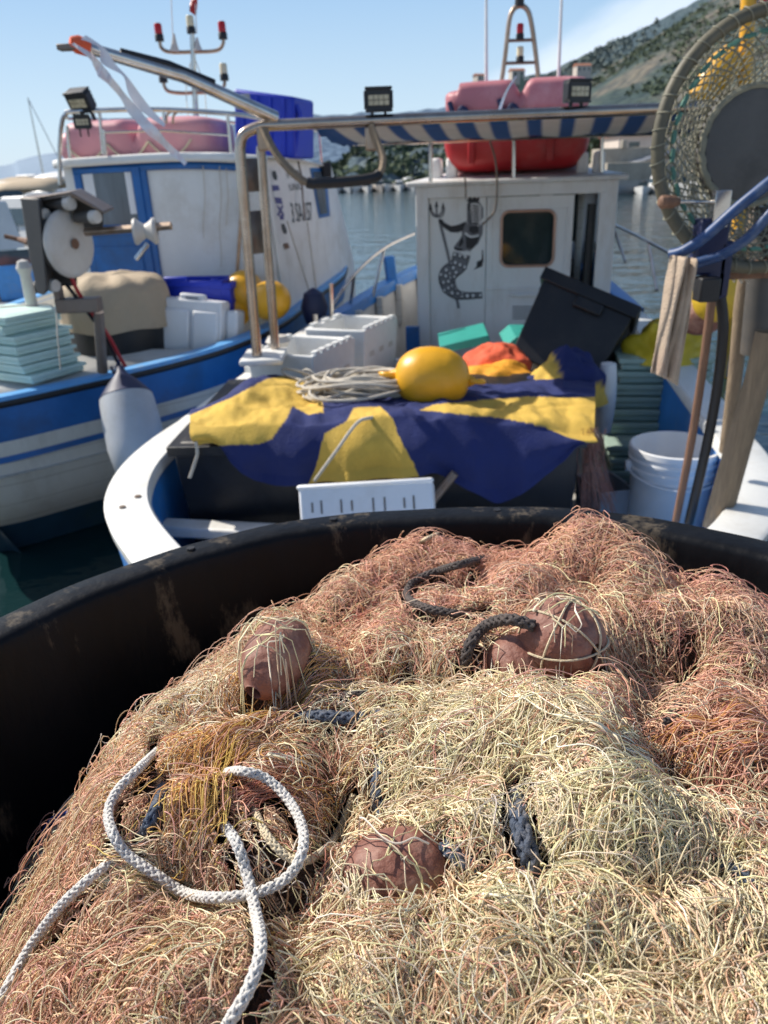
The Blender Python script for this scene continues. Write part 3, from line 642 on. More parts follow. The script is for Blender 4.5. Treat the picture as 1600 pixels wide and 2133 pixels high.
# ================================================================== helpers for boats
def lerp_t(tab, s):
    if s <= tab[0][0]: return tab[0][1]
    for (a, x), (b_, y) in zip(tab, tab[1:]):
        if s <= b_:
            t = (s-a)/(b_-a); return x+(y-x)*t
    return tab[-1][1]
class Hull:
    def __init__(h, O, ang, half, sheer, n=70):
        h.O = V((O[0], O[1], 0)); h.a = V((math.sin(ang), math.cos(ang), 0)); h.r = V((math.cos(ang), -math.sin(ang), 0)); h.ang = ang
        h.half = half; h.sheer = sheer
        P = cr([V((s, b_, 0)) for s, b_ in half], 8)
        h.ring = [(p.x, max(p.y, 0)) for p in P] + [(p.x, -max(p.y, 0)) for p in reversed(P[1:-1])]
        h.nn = []
        k = len(h.ring)
        for i in range(k):
            a_, b_ = h.ring[i-1], h.ring[(i+1) % k]; d = V((b_[0]-a_[0], b_[1]-a_[1])).normalized(); h.nn.append((d.y*-1, d.x))
    def w(h, s, t, z): p = h.O+h.a*s+h.r*t; return V((p.x, p.y, z))
    def z(h, s): return H+lerp_t(h.sheer, s)
    def loop(h, inset, dz=None, zabs=None, flare=0.):
        out = []
        for (s, t), (nx, ny) in zip(h.ring, h.nn):
            zz = h.z(s)+dz if zabs is None else zabs
            out.append(h.w(s - nx*inset*h.sgn, t - ny*inset*h.sgn, zz))
        return out
    sgn = 1
    def band(h, mb, specs, sel=None):
        Ls = [h.loop(*s_) if isinstance(s_, tuple) else s_ for s_ in specs]
        k = len(Ls[0]); vs = [p for l in Ls for p in l]; fs = []
        for q_ in range(len(Ls)-1):
            for i in range(k):
                if sel and not sel(h.ring[i]) : continue
                j = (i+1) % k; fs.append((q_*k+i, q_*k+j, (q_+1)*k+j, (q_+1)*k+i))
        return mb.add(vs, fs)
# ================================================================== centre boat
HB = Hull((.004, 2.09), math.radians(12), [(-.42, 0), (-.38, .30), (-.25, .58), (0, .86), (.32, 1.12), (.65, 1.27), (1.0, 1.34), (1.4, 1.345), (2.1, 1.29), (2.8, 1.22), (3.77, 1.12), (4.92, .86), (5.8, .5), (6.5, .1), (6.62, 0)], [(0, -1.10), (1.4, -1.10), (2.1, -1.05), (2.8, -1.0), (3.8, -.95), (4.9, -.83), (6.6, -.68)])
# normals must point outwards: check one and flip
if HB.nn[20][1]*HB.ring[20][1] < 0: HB.sgn = -1
boat = thing('fishing_boat', 'white and blue fishing boat with a merman on its cabin and a striped awning', 'fishing boat', HB.w(2.5, 0, 0))
m = MB(); HB.band(m, [(0., -.03), (.01, -.16)]); HB.band(m, [(.012, -.161), (.03, -.40)]); m.build('sheer_strake', 'bright_blue', boat)
m = MB(); HB.band(m, [(.03, -.40), (.09, -.75), (.30, None, .02), (.5, None, -.2)]); m.build('hull', 'hull_white', boat)
m = MB(); HB.band(m, [(-.01, -.05), (-.015, -.01), (0, 0.), (.145, 0.), (.155, -.012), (.155, -.05)], lambda q: q[0] < 3.75); m.build('gunwale_cap', 'white_paint', boat, ang=50)
m = MB(); HB.band(m, [(-.02, -.06), (-.02, .012), (0, .02), (.10, .02), (.11, -.06)], lambda q: q[0] >= 3.7); m.build('bow_rail_cap', 'bright_blue', boat, ang=50)
m = MB(); HB.band(m, [(.14, -.02), (.16, -.35), (.2, None, H-1.75)], lambda q: q[0] < 3.2); m.build('bulwark', 'bright_blue', boat)
m = MB(); HB.band(m, [(.09, -.02), (.12, -.35), (.2, None, H-1.75)], lambda q: q[0] >= 3.2); m.build('bow_bulwark', 'white_paint', boat)
m = MB(); m.poly([HB.w(s, t*.93, H-1.72) for s, t in HB.ring]); m.build('deck', 'deck', boat)
for sd in (-1, 1):                                      # frames inside the bow bulwark
    for s in (3.5, 3.9, 4.3, 4.7, 5.1):
        t = lerp_t(HB.half, s)-.10; fb = MB(); fb.box((0, 0, 0), (.05, .06, .34), Matrix.Translation(HB.w(s, sd*(t-.02), HB.z(s)-.19)) @ Matrix.Rotation(-HB.ang, 4, 'Z')); fb.build('frame_timber', 'hull_white', boat, bev=.006)
m = MB(); p0 = az(310, 1097, H-1.34); 
T = Matrix.Translation(HB.w(.72, 0, H-1.36)) @ Matrix.Rotation(-HB.ang, 4, 'Z'); m.box((0, 0, 0), (2.28, .10, .05), T); m.build('thwart', 'white_paint', boat, bev=.01)
m = MB(); T = Matrix.Translation(HB.w(.33, 0, H-1.46)) @ Matrix.Rotation(-HB.ang, 4, 'Z'); m.box((0, 0, 0), (1.9, .62, .03), T); m.build('stern_floor', 'white_paint', boat, bev=.008)
m = MB()
for d_ in (-.02, .03): p = az(268, 1047, HB.z(.3)+.003) + V((d_*.6, d_*2, 0)); m = MB(); m.lathe([(0, .003), (.012, .003), (.014, 0)], Matrix.Translation(p), 10); m.build('fitting_hole', 'rust_steel', boat)
# ---- cabin
TB = lambda s, t, z: Matrix.Translation(HB.w(s, t, z)) @ Matrix.Rotation(-HB.ang, 4, 'Z')
cc = V((1.0, 5.80, 0)) - HB.O; CS = cc.dot(HB.a); CT = cc.dot(HB.r)
cw, cdp, zb, zt = 1.40, 1.7, H-1.72, H-.09
Tc = TB(CS, CT, 0)                                      # x right, y forward, z up
def cx(px, py): p = Tc.inverted() @ toplane(px, py, Tc @ V((0, 0, 0)), HB.a); return p.x, p.z
cab = MB()
xl, xr = -cw/2, cw/2
dl = cx(1012, 500)[0]; dr = cx(1192, 500)[0]; orr = cx(1243, 500)[0]; pl = cx(893, 500)[0]
cab.box(((xl+pl)/2, .03, (zb+zt)/2), (pl-xl, .06, zt-zb), Tc)                                  # left post
cab.box(((orr+xr)/2, .03, (zb+zt)/2), (xr-orr, .06, zt-zb), Tc)                                # right post
cab.box((0, .02, zt-.04), (cw-.16, .05, .08), Tc)                                              # fascia
cab.box(((pl+dl)/2, .045, (zb+zt-.08)/2), (dl-pl, .03, zt-.08-zb), Tc)                          # decorated panel
cab.box((xl+.02, cdp/2+.06, (zb+zt)/2), (.04, cdp-.0, zt-zb), Tc); 
cab.box((xr-.02, cdp/2+.06, zb+.55), (.04, cdp, 1.1), Tc); cab.box((xr-.02, cdp/2+.06, zt-.06), (.04, cdp, .12), Tc)
for yy_ in (.45, 1.1, cdp): cab.box((xr-.02, yy_, (zb+zt)/2), (.041, .10, zt-zb-.01), Tc)
cab.box((0, cdp+.02, zb+.55), (cw-.08, .04, 1.1), Tc); cab.box((0, cdp+.02, zt-.06), (cw-.08, .04, .12), Tc)
for xx in (xl+.1, -.25, .22, xr-.1): cab.box((xx, cdp+.021, (zb+zt)/2), (.12, .041, zt-zb-.02), Tc)
cabin = cab.build('cabin', 'cabin_white', boat, bev=.006)
for xx, w_ in ((-.42, .22), (0, .34), (.4, .22)):
    m = MB(); m.box((xx, cdp+.01, zt-.33), (w_+.12, .01, .44), Tc); m.build('windscreen', 'glass', cabin)
m = MB(); m.box(((orr+dr)/2-.02, .5, (zb+zt)/2), (.05, .07, zt-zb-.05), Tc); m.build('inner_post', 'hull_white', cabin, bev=.01)
m = MB(); m.box((.25, 1.0, zb+.5), (.5, .5, 1.0), Tc); m.build('console', 'grey_paint', cabin, bev=.03)
m = MB(); m.tube([Tc @ V((orr-.04, .09, zt-.15)), Tc @ V((orr-.05, .08, zb+.6)), Tc @ V((orr-.06, .08, zb+.2))], .035, 10); m.build('curtain', 'black_plastic', cabin)
# door with rounded window
wx0, wz1 = cx(1047, 443); wx1, wz0 = cx(1150, 552)
def rrect(x0, z0, x1, z1, r, n=6):
    out = []
    for cx_, cz_, a0 in ((x1-r, z1-r, 0), (x0+r, z1-r, PI/2), (x0+r, z0+r, PI), (x1-r, z0+r, 1.5*PI)):
        for i in range(n+1): a = a0+PI/2*i/n; out.append((cx_+r*math.cos(a), cz_+r*math.sin(a)))
    return out
d = MB(); inn = rrect(wx0, wz0, wx1, wz1, .05); k = len(inn)
dt, db = zt-.085, zb+.04
def ringface(mb, inner, x0, z0, x1, z1, y):
    """flat plate with a rounded hole: outer points found by casting from the hole centre"""
    cx_, cz_ = (sum(p[0] for p in inner)/len(inner), sum(p[1] for p in inner)/len(inner)); out = []
    for px_, pz_ in inner:
        dx, dz = px_-cx_, pz_-cz_; t = min([((x1 if dx > 0 else x0)-cx_)/dx if abs(dx) > 1e-6 else 9e9, ((z1 if dz > 0 else z0)-cz_)/dz if abs(dz) > 1e-6 else 9e9]); out.append((cx_+dx*t, cz_+dz*t))
    cs = [(x1, z1), (x0, z1), (x0, z0), (x1, z0)]
    for i in range(4):
        j = min(range(len(out)), key=lambda q_: (out[q_][0]-cs[i][0])**2+(out[q_][1]-cs[i][1])**2); out[j] = cs[i]
    n = len(inner)
    mb.add([Tc @ V((p[0], y, p[1])) for p in inner]+[Tc @ V((p[0], y, p[1])) for p in out]+[Tc @ V((p[0], y+.03, p[1])) for p in inner], [(i, (i+1) % n, n+(i+1) % n, n+i) for i in range(n)]+[(i, (i+1) % n, 2*n+(i+1) % n, 2*n+i) for i in range(n)])
ringface(d, inn, dl+.004, wz0-.16, dr, dt, .028)
d.box(((dl+dr)/2, .045, (db+wz0-.162)/2), (dr-dl-.006, .034, wz0-.164-db), Tc)
d.box(((dl+dr)/2, .022, wz0-.165), (dr-dl-.006, .012, .012), Tc)
for zz_ in (dt-.09,): d.box(((dl+dr)/2, .0255, zz_), (dr-dl-.09, .004, .008), Tc)
for xx in (dl+.045, dr-.045): d.box((xx, .0255, (wz0-.16+dt)/2), (.008, .004, dt-wz0+.0), Tc)
door = d.build('door', 'cabin_white', cabin, bev=.003)
m = MB(); m.tube([Tc @ V((p[0], .022, p[1])) for p in rrect(wx0-.006, wz0-.006, wx1+.006, wz1+.006, .055)], .010, 8, closed=True); m.build('window_frame', 'brass', cabin)
m = MB(); m.poly([Tc @ V((p[0], .05, p[1])) for p in inn]); m.build('window_pane', 'glass', cabin)
for i in range(6):
    a, z_ = cx(1063, 640+i*5); m = MB(); m.box((a+.10, .028, z_), (.17, .006, .007), Tc); m.build('vent_slat', 'grey_decal', cabin)
a, z_ = cx(1085, 615); m = MB(); m.box((a+.03, .012, z_), (.22, .03, .022), Tc); m.build('door_handle', 'cabin_white', cabin, bev=.006)
# roof
def frust(mb, T, x0, x1, y0, y1, z0, X0_, X1_, Y0_, Y1_, z1):
    P = [T @ V(p) for p in ((x0, y0, z0), (x1, y0, z0), (x1, y1, z0), (x0, y1, z0), (X0_, Y0_, z1), (X1_, Y0_, z1), (X1_, Y1_, z1), (X0_, Y1_, z1))]
    mb.add(P, [(3, 2, 1, 0), (4, 5, 6, 7), (0, 1, 5, 4), (1, 2, 6, 5), (2, 3, 7, 6), (3, 0, 4, 7)])
m = MB(); frust(m, Tc, xl-.06, xr+.06, -.05, cdp+.15, zt, xl-.06, xr+.06, -.05, cdp+.15, zt+.035)
frust(m, Tc, xl-.05, xr+.05, .05, cdp+.12, zt+.036, xl+.28, xr-.28, .45, cdp-.3, zt+.10); rf = m.build('roof', 'cabin_white', boat, bev=.012)
for sx in (-1, 1):
    for k_ in range(2):
        m = MB(); x_ = sx*(cw/2-.13-.11*k_) ; m.box((x_, .20, zt+.10), (.075, .10, .17), Tc, 1.15); m.build('raft_cradle', 'foam_white', rf, bev=.02)
# merman painted on the panel, as flat shapes on the surface
pm = {'black_decal': MB(), 'grey_decal': MB(), 'pale_decal': MB()}
def C2(px, py, off=.0): x_, z_ = cx(px, py); return Tc @ V((x_, .0285-off, z_))
def mp_(x, y): return (880+x*140/1066, 390+y*280/2133)         # sketch units on the panel
def shape(pts, m, off=.0006): pm[m].poly([C2(*mp_(x, y), off) for x, y in pts])
def line(pts, wd, m, off=.001):
    P = cr([(a, b_, 0) for a, b_ in pts], 5) if len(pts) > 2 else [V((a, b_, 0)) for a, b_ in pts]
    k = len(P); W = wd if isinstance(wd, list) else [wd]*k
    W = [q_*1.35 for q_ in W]
    if len(W) != k: W = [W[0]+(W[-1]-W[0])*i/(k-1) for i in range(k)]
    A = []; B_ = []
    for i in range(k):
        t = (P[min(i+1, k-1)]-P[max(i-1, 0)]).normalized(); n_ = V((-t.y, t.x, 0))*W[i]/2; A.append(P[i]+n_); B_.append(P[i]-n_)
    pm[m].add([C2(*mp_(p.x, p.y), off) for p in A+B_], [(i, i+1, k+i+1, k+i) for i in range(k-1)])
line([(280, 600), (400, 1080), (480, 1500), (570, 1930)], 34, 'grey_decal', .0012)
for sx in ((120, 300), (215, 260), (320, 285)):
    line([sx, (sx[0]+(230-sx[0])*.25, 400), (235, 470)], 20, 'grey_decal'); shape([(sx[0]-28, sx[1]+60), (sx[0], sx[1]-50), (sx[0]+28, sx[1]+55)], 'black_decal', .0014)
line([(110, 350), (165, 455), (240, 478), (310, 450), (345, 340)], 18, 'grey_decal')
shape([(650, 150), (715, 215), (735, 130), (790, 190), (815, 120), (855, 190), (885, 130), (900, 210), (880, 240), (720, 240)], 'black_decal', .0014)      # crown
shape([(720, 240), (900, 235), (960, 330), (960, 480), (900, 570), (830, 660), (780, 640), (700, 560), (700, 330)], 'grey_decal', .0008)
for i in range(7):
    y0 = 270+i*45; line([(740+i*8, y0+40), (800, y0), (870, y0+10), (930, y0+60)], 16, 'pale_decal', .0016); line([(730, y0+60), (800, y0+28), (900, y0+55)], 13, 'black_decal', .0018)
shape([(705, 260), (760, 250), (745, 370), (710, 350)], 'black_decal', .0019)
shape([(240, 520), (290, 500), (350, 570), (450, 620), (560, 600), (690, 540), (640, 690), (560, 725), (440, 720), (350, 660), (260, 590)], 'black_decal', .0008)    # raised arm
shape([(690, 560), (780, 640), (850, 650), (960, 550), (950, 740), (880, 900), (740, 1030), (500, 1010), (490, 950), (620, 780), (610, 640)], 'grey_decal', .0007)
shape([(740, 620), (880, 620), (890, 720), (800, 750), (730, 700)], 'black_decal', .0015); shape([(680, 760), (790, 800), (900, 790), (870, 880), (780, 990), (690, 970)], 'black_decal', .0015); shape([(620, 760), (650, 880), (600, 950), (560, 940)], 'black_decal', .0015); shape([(500, 960), (640, 980), (600, 1020), (500, 1010)], 'black_decal', .0015)
line([(670, 730), (760, 790), (890, 770)], 22, 'pale_decal', .002); line([(490, 1000), (600, 1040), (700, 1020), (740, 1050), (670, 1080), (600, 1040)], 16, 'pale_decal', .002)
tail = [(620, 1060), (560, 1250), (430, 1350), (380, 1450), (420, 1600), (520, 1700), (640, 1730), (780, 1730), (945, 1722)]; tw = [260, 250, 255, 250, 215, 150, 110, 95, 80]
P = cr([(a_[0], a_[1], c_) for a_, c_ in zip(tail, tw)], 8); A = []; B_ = []
for i, p in enumerate(P):
    t = V((P[min(i+1, len(P)-1)].x-P[max(i-1, 0)].x, P[min(i+1, len(P)-1)].y-P[max(i-1, 0)].y, 0)).normalized(); n_ = V((-t.y, t.x, 0))*p.z/2; q_ = V((p.x, p.y, 0)); A.append(q_+n_); B_.append(q_-n_)
k = len(P); pm['grey_decal'].add([C2(*mp_(p.x, p.y), .0004) for p in A+B_], [(i, i+1, k+i+1, k+i) for i in range(k-1)])
line([(p.x, p.y) for p in A[::4]], 14, 'black_decal'); line([(p.x, p.y) for p in B_[::4]], 14, 'black_decal')
for i in range(2, k-1, 5):
    wd = P[i].z; nn_ = 3 if wd > 180 else 2 if wd > 110 else 1
    for j in range(nn_):
        f = (j+.5+(.25 if (i//5) % 2 else -.25)*(nn_ > 1))/nn_; c = A[i].lerp(B_[i], min(.92, max(.08, f))); r_ = wd/nn_*.32
        pm['pale_decal'].poly([C2(*mp_(c.x+r_*.72*math.cos(q_*PI/5), c.y+r_*math.sin(q_*PI/5)), .001) for q_ in range(10)])
        line([(c.x-r_*1.3, c.y+r_*.5), (c.x, c.y+r_*1.45), (c.x+r_*1.3, c.y+r_*.5)], 12, 'black_decal', .0013)
shape([(860, 1190), (945, 1150), (950, 1260), (880, 1290), (800, 1320), (850, 1270)], 'black_decal')
line([(945, 1000), (950, 1100), (945, 1200)], [8, 26], 'black_decal')
for m_, mb_ in pm.items(): mb_.build('merman_painting', m_, cabin, fix=False)
# ---- arch of steel tube, boom, awning
ar = [at(536, 742, 4.0), at(515, 500, 4.0), at(500, 310, 4.0), at(508, 280, 4.0), at(545, 262, 4.0), at(900, 246, 4.0), at(1300, 229, 4.0)]
zt_ = ar[5].z; xr_ = 1.85
ar = ar[:3]+cr(ar[2:5], 5)[1:]+[V((ar[5].x, 4.0, zt_)), V((ar[6].x, 4.0, zt_)), V((xr_-.12, 4.0, zt_)), V((xr_-.03, 4.0, zt_-.03)), V((xr_, 4., zt_-.12)), V((xr_+.02, 4., H-1.05))]
m = MB(); m.tube(ar, .026, 12); arch = m.build('arch', 'brown_steel', boat)
m = MB(); m.tube([p+V((.075, .17, -.01)) for p in ar[:5]], .024, 12); m.build('arch_brace', 'brown_steel', boat)
for a_, b_ in (((507, 330), (512, 400)), ((515, 440), (522, 530))):
    m = MB(); p, q_ = at(*a_, 4.06), at(*b_, 4.06); m.add([p+V((-.005, -.02, 0)), p+V((.055, .06, 0)), q_+V((.055, .06, 0)), q_+V((-.005, -.02, 0))], [(0, 1, 2, 3)]); m.build('brace_plate', 'dull_metal', boat, thick=.012)
m = MB(); m.box((0, 0, 0), (.22, .30, .03), Matrix.Translation(at(550, 735, 4.05)-V((0, 0, .02)))); m.build('arch_foot', 'white_paint', boat, bev=.008)
m = MB(); bt, b0 = at(160, 92, 3.55), at(575, 246, 4.0)
m.tube([b0, b0.lerp(bt, .5)+V((0, 0, .03)), b0.lerp(bt, .96)], [.030, .027, .022], 10); m.build('boom', 'steel', boat)
m = MB(); q0, q1 = b0.lerp(bt, .34)+V((0, 0, .045)), b0.lerp(bt, .80)+V((0, 0, .035)); m.tube([q0, q0.lerp(q1, .5)+V((0, 0, .012)), q1], [.02, .018, .012], 8); m.build('boom_sheath', 'rubber', boat)
m = MB(); m.tube([b0.lerp(bt, .945), b0.lerp(bt, 1.0), b0.lerp(bt, 1.03)], [.030, .034, .02], 10); m.build('boom_tip', 'orange_cloth', boat)
m = MB(); m.box((0, 0, 0), (.09, .05, .022), Matrix.Translation(bt+V((-.03, 0, -.01)))); m.build('tip_block', 'dull_metal', boat, bev=.005)
ub = [at(548, 268, 3.96), at(570, 312, 3.9), at(600, 350, 3.86), at(635, 378, 3.84), at(670, 382, 3.84), at(760, 374, 3.84), at(790, 362, 3.86), at(797, 330, 3.9), at(783, 290, 3.95), at(772, 262, 3.98)]
U_ = cr(ub, 6); 
for u_ in (U_[:22], U_[34:]): m = MB(); m.tube(u_, .021, 8, flat=.7); m.build('hanging_bracket', 'wood_grey', boat)
m = MB(); m.tube(U_[19:37], .024, 8); m.build('bracket_sleeve', 'rubber', boat)
for px in (548, 772): m = MB(); m.box((0, 0, 0), (.055, .06, .10), Matrix.Translation(at(px, 275, 4.)-V((0, 0, .03)))); m.build('bracket_clamp', 'rust_steel', boat, bev=.008)
def flood(px, py, Y, yaw, par, s=1., tilt=0.):
    T = Matrix.Translation(at(px, py, Y)) @ Matrix.Rotation(yaw, 4, 'Z') @ Matrix.Rotation(tilt, 4, 'X')
    m = MB(); m.box((0, 0, 0), (.115*s, .06*s, .10*s), T)
    for i in range(5): m.box((0, .036*s, (-.04+.02*i)*s), (.10*s, .02*s, .006*s), T)
    m.box((0, -.033*s, .046*s), (.125*s, .012*s, .012*s), T); m.box((0, -.033*s, -.046*s), (.125*s, .012*s, .012*s), T)
    for sx in (-1, 1): m.box((sx*.062*s, -.005, 0), (.008*s, .05*s, .075*s), T); m.box((sx*.03*s, 0, -.075*s), (.012*s, .02*s, .06*s), T)
    f = m.build('floodlight', 'black_plastic', par, bev=.003)
    l = MB()
    for i in range(4):
        for j in range(2): l.box(((-.036+.024*i)*s, -.0325*s, (-.014+.022*j)*s), (.021*s, .006*s, .019*s), T)
    l.build('floodlight_lens', 'lens', f); return f
flood(788, 208, 4.0, .05, boat); flood(1201, 190, 4.0, .35, boat, .95)
# awning
def colr(mb, fn): mb.c = [(*fn(p), 1) for p in mb.v]
aw = MB(); nx, ny = 120, 10; fl0, fr0 = at(655, 264, 4.03), V((1.9, 4.03, zt_-.01)); bl0 = at(742, 298, 5.85); br0 = at(1372, 274, 5.75); br0 = bl0+(br0-bl0)*1.25
G = []
for j in range(ny+1):
    v = j/ny; row = []
    for i in range(nx+1):
        u = i/nx; p = fl0.lerp(fr0, u).lerp(bl0.lerp(br0, u), v); p.z += -.03*math.sin(PI*v)+.008*math.sin(u*38+v*3)*v - (.025*abs(math.sin(v*14)) if i == 0 else 0) + .02*(1-v)*0; row.append(p)
    G.append(row)
aw.grid(G); k_ = nx+1
aw.c = []
for idx in range(len(aw.v)):
    u = (idx % k_)/nx; f = (u*(fr0.x-fl0.x)/.165) % 1.; aw.c.append((*((.012, .085, .30) if f < .5 else (.62, .62, .60)), 1))
aw.build('awning', 'stripe_cloth', boat, ang=180, thick=.004)
m = MB(); m.tube([bl0-V((.05, 0, .01)), br0-V((0, 0, .01))], .012, 8); m.build('awning_rail', 'steel', boat)
for px, yb in ((897, 372), (1070, 362), (1253, 364)):
    p = at(px, 295, 5.82); q_ = at(px, yb, 5.82); m = MB(); m.tube([V((p.x, p.y, bl0.z-.01)), V((q_.x, q_.y, zt+.03))], .014, 8); m.build('awning_post', 'steel', boat)
# mast frame with lamps, aerials
Ym = 6.7
def mt(px, py): return at(px, py, Ym)
m = MB(); m.tube([mt(1036, 235)] + cr([mt(1042, 190), mt(1052, 120), mt(1060, 50), mt(1068, 22), mt(1083, 12), mt(1098, 20), mt(1107, 48), mt(1117, 120), mt(1124, 190)], 5) + [mt(1130, 235)], .018, 10); mast = m.build('mast_frame', 'rust_steel', boat)
for a_, b_, y in ((1054, 1111, 84), (1048, 1116, 131)): m = MB(); m.tube([mt(a_, y+1), mt(b_, y-1)], .012, 8); m.build('mast_rung', 'dull_metal', mast)
def lamp(p, par, col, s=1.):
    T = Matrix.Translation(p); m = MB(); m.lathe([(0, 0), (.030*s, 0), (.030*s, .035*s), (.022*s, .045*s)], T, 14); l = m.build('lamp_base', 'rubber', par)
    m = MB(); m.lathe([(.026*s, .042*s), (.026*s, .095*s), (.020*s, .105*s), (0, .107*s)], T, 14); m.build('lamp_lens', col, par)
lamp(mt(1083, 83), mast, 'red_lamp', 1.); lamp(mt(1083, 130), mast, 'cream_lamp', 1.)
m = MB(); m.lathe([(0, 0), (.035, 0), (.035, .09), (0, .1)], Matrix.Translation(mt(1082, 14)), 12); m.build('masthead_lamp', 'rubber', mast)
for px, b_ in ((1013, 172), (1163, 168)):
    p = at(px, b_, 6.2); m = MB(); m.tube([V((p.x, p.y, zt+.1)), p, p+(at(px+(7 if px > 1100 else 0), 0, 6.2)-p)*2.2], [.015, .013, .006], 8); m.build('aerial', 'foam_white', boat)
m = MB(); p = at(1085, 150, 6.6); m.add([p, p+V((.06, .02, -.12)), p+V((-.01, 0, -.14)), p+V((.02, .01, -.05))], [(0, 1, 3), (0, 3, 2), (3, 1, 2)]); m.build('pennant', 'green_twine', boat)
m = MB(); m.tube(cr([at(1075, 160, 5.9), at(1055, 190, 5.5), at(1040, 232, 4.1)], 5), .008, 6); m.build('stay_rod', 'steel', boat)
m = MB(); m.tube(cr([at(1020, 292, 5.7), at(1033, 340, 5.7), at(1035, 400, 5.72), at(1030, 440, 5.72), at(1005, 468, 5.73)], 6), .007, 6); m.build('roof_cable', 'dull_metal', boat)
m = MB(); m.tube(cr([at(968, 368, 5.75), at(970, 390, 5.78), at(970, 412, 5.78)], 4), .006, 6); m.build('roof_cable', 'dull_metal', boat)
# rails at the bow
def rail(pts, posts, par, r=.013):
    m = MB(); m.tube(cr(pts, 5), r, 8); m.build('bow_handrail', 'steel', par)
    for a_, b_ in posts: m = MB(); m.tube([a_, b_], r, 8); m.build('handrail_post', 'steel', par)
rail([at(862, 487, 6.9), at(800, 517, 6.5), at(738, 572, 6.1), at(690, 640, 5.7)], [(at(800, 517, 6.5), HB.w(4.25, -.93, HB.z(4.2))), (at(738, 572, 6.1), HB.w(3.95, -1.05, HB.z(3.9)))], boat)
rail([at(1272, 465, 7.2), at(1330, 493, 6.5), at(1395, 528, 5.9), at(1480, 580, 5.2)], [(at(1276, 468, 7.1), at(1302, 545, 6.8)), (at(1350, 503, 6.3), at(1368, 605, 5.9))], boat)
for px, py, Y in ((850, 588, 6.9), (1318, 560, 6.8)):
    p = HB.w(4.72, -.86 if px < 1000 else .86, HB.z(4.72)+.03); m = MB(); m.box((0, 0, .06), (.085, .085, .24), Matrix.Translation(p) @ Matrix.Rotation(.2, 4, 'Z') @ Matrix.Rotation(.12 if px > 1000 else -.1, 4, 'Y')); m.build('bollard', 'bright_blue', boat, bev=.008)
for px, y0, y1, Y in ((690, 590, 655, 5.4), (657, 655, 690, 5.1)):
    m = MB(); m.tube([at(px, y0, Y), at(px+2, y1+15, Y)], .015, 8); m.build('stanchion', 'steel', boat)
m = MB(); m.box((0, 0, 0), (.10, 1.3, .045), Matrix.Translation(HB.w(2.75, -1.13, H-.97)) @ Matrix.Rotation(-HB.ang-.10, 4, 'Z') @ Matrix.Rotation(.05, 4, 'X')); m.build('cap_plank', 'white_paint', boat, bev=.008)
m = MB(); m.box((0, 0, 0), (.10, .05, .40), TB(CS-.12, CT-cw/2-.02, H-1.25)); m.build('corner_board', 'blue_paint', boat, bev=.006)
m = MB(); m.lathe([(0, 0), (.05, 0), (.07, .03), (.05, .06), (0, .065)], Matrix.Translation(at(580, 722, 4.3)), 16); m.build('mushroom_cleat', 'pvc_white', boat)
# ================================================================== life floats
def raft(name, m_, T, L_, W_, Ht, humps, lab, fl=0.):
    G = []; nu, nv = 64, 40; sg = lambda q_, e: math.copysign(abs(q_)**e, q_)
    for i in range(nu+1):
        xx = -math.cos(PI*i/nu); xx = math.copysign(1-(1-abs(xx))**1.0, xx); e = max(0., 1-abs(xx)**7)**(1/5); row = []
        for j in range(nv+1):
            a = 2*PI*j/nv; y = W_/2*e*sg(math.cos(a), .42); z = Ht/2*e*sg(math.sin(a), .42); x = xx*L_/2
            if humps:
                if z > 0: z -= Ht*(.40*math.exp(-((xx-.06)/.075)**2) + (.20 if xx < -.80 else 0)*e)
                y *= 1-.10*math.exp(-((xx-.06)/.08)**2)
            else: x *= 1-.08*max(0, -z)/(Ht/2); y *= 1-.12*max(0, -z)/(Ht/2)
            row.append(T @ V((x, y, z)))
        G.append(row)
    mb = MB(); mb.grid(G); root = thing(name, lab, 'life float', T @ V((0, 0, -Ht/2))); mb.build('case', m_, root, ang=50, bev=0)
    return root
pr = at(1078, 325, 6.12); zpt, zpm, zrb = at(1078, 166, 6.1).z, at(1078, 240, 6.1).z, at(1078, 357, 5.85).z
Tr = Matrix.Translation((pr.x, pr.y+.05, (zpm+zrb)/2)) @ Matrix.Rotation(-HB.ang, 4, 'Z')
rr1 = raft('life_float', 'red_plastic', Tr, 1.02, .62, zpm-zrb, False, 'deep red rounded life float on the merman cabin roof, below the awning edge')
for xx in (-.30, .24):
    m = MB(); m.box((xx, -.318, -.02), (.05, .03, .22), Tr); m.build('rib', 'red_plastic', rr1, bev=.012)
Tp = Matrix.Translation((pr.x+.0, pr.y+.08, (zpt+zpm)/2)) @ Matrix.Rotation(-HB.ang, 4, 'Z')
rr2 = raft('life_float', 'pink_plastic', Tp, 1.0, .60, zpt-zpm, True, 'faded dusty pink twin humped life float showing above the striped awning')
for xx in (-.36, -.02):
    m = MB(); m.tube(cr([Tp @ V((xx-.09, -.31, -.02)), Tp @ V((xx-.05, -.33, -.11)), Tp @ V((xx, -.33, -.06)), Tp @ V((xx+.05, -.33, -.11))], 5), .018, 8); m.build('grab_line', 'navy', rr2)
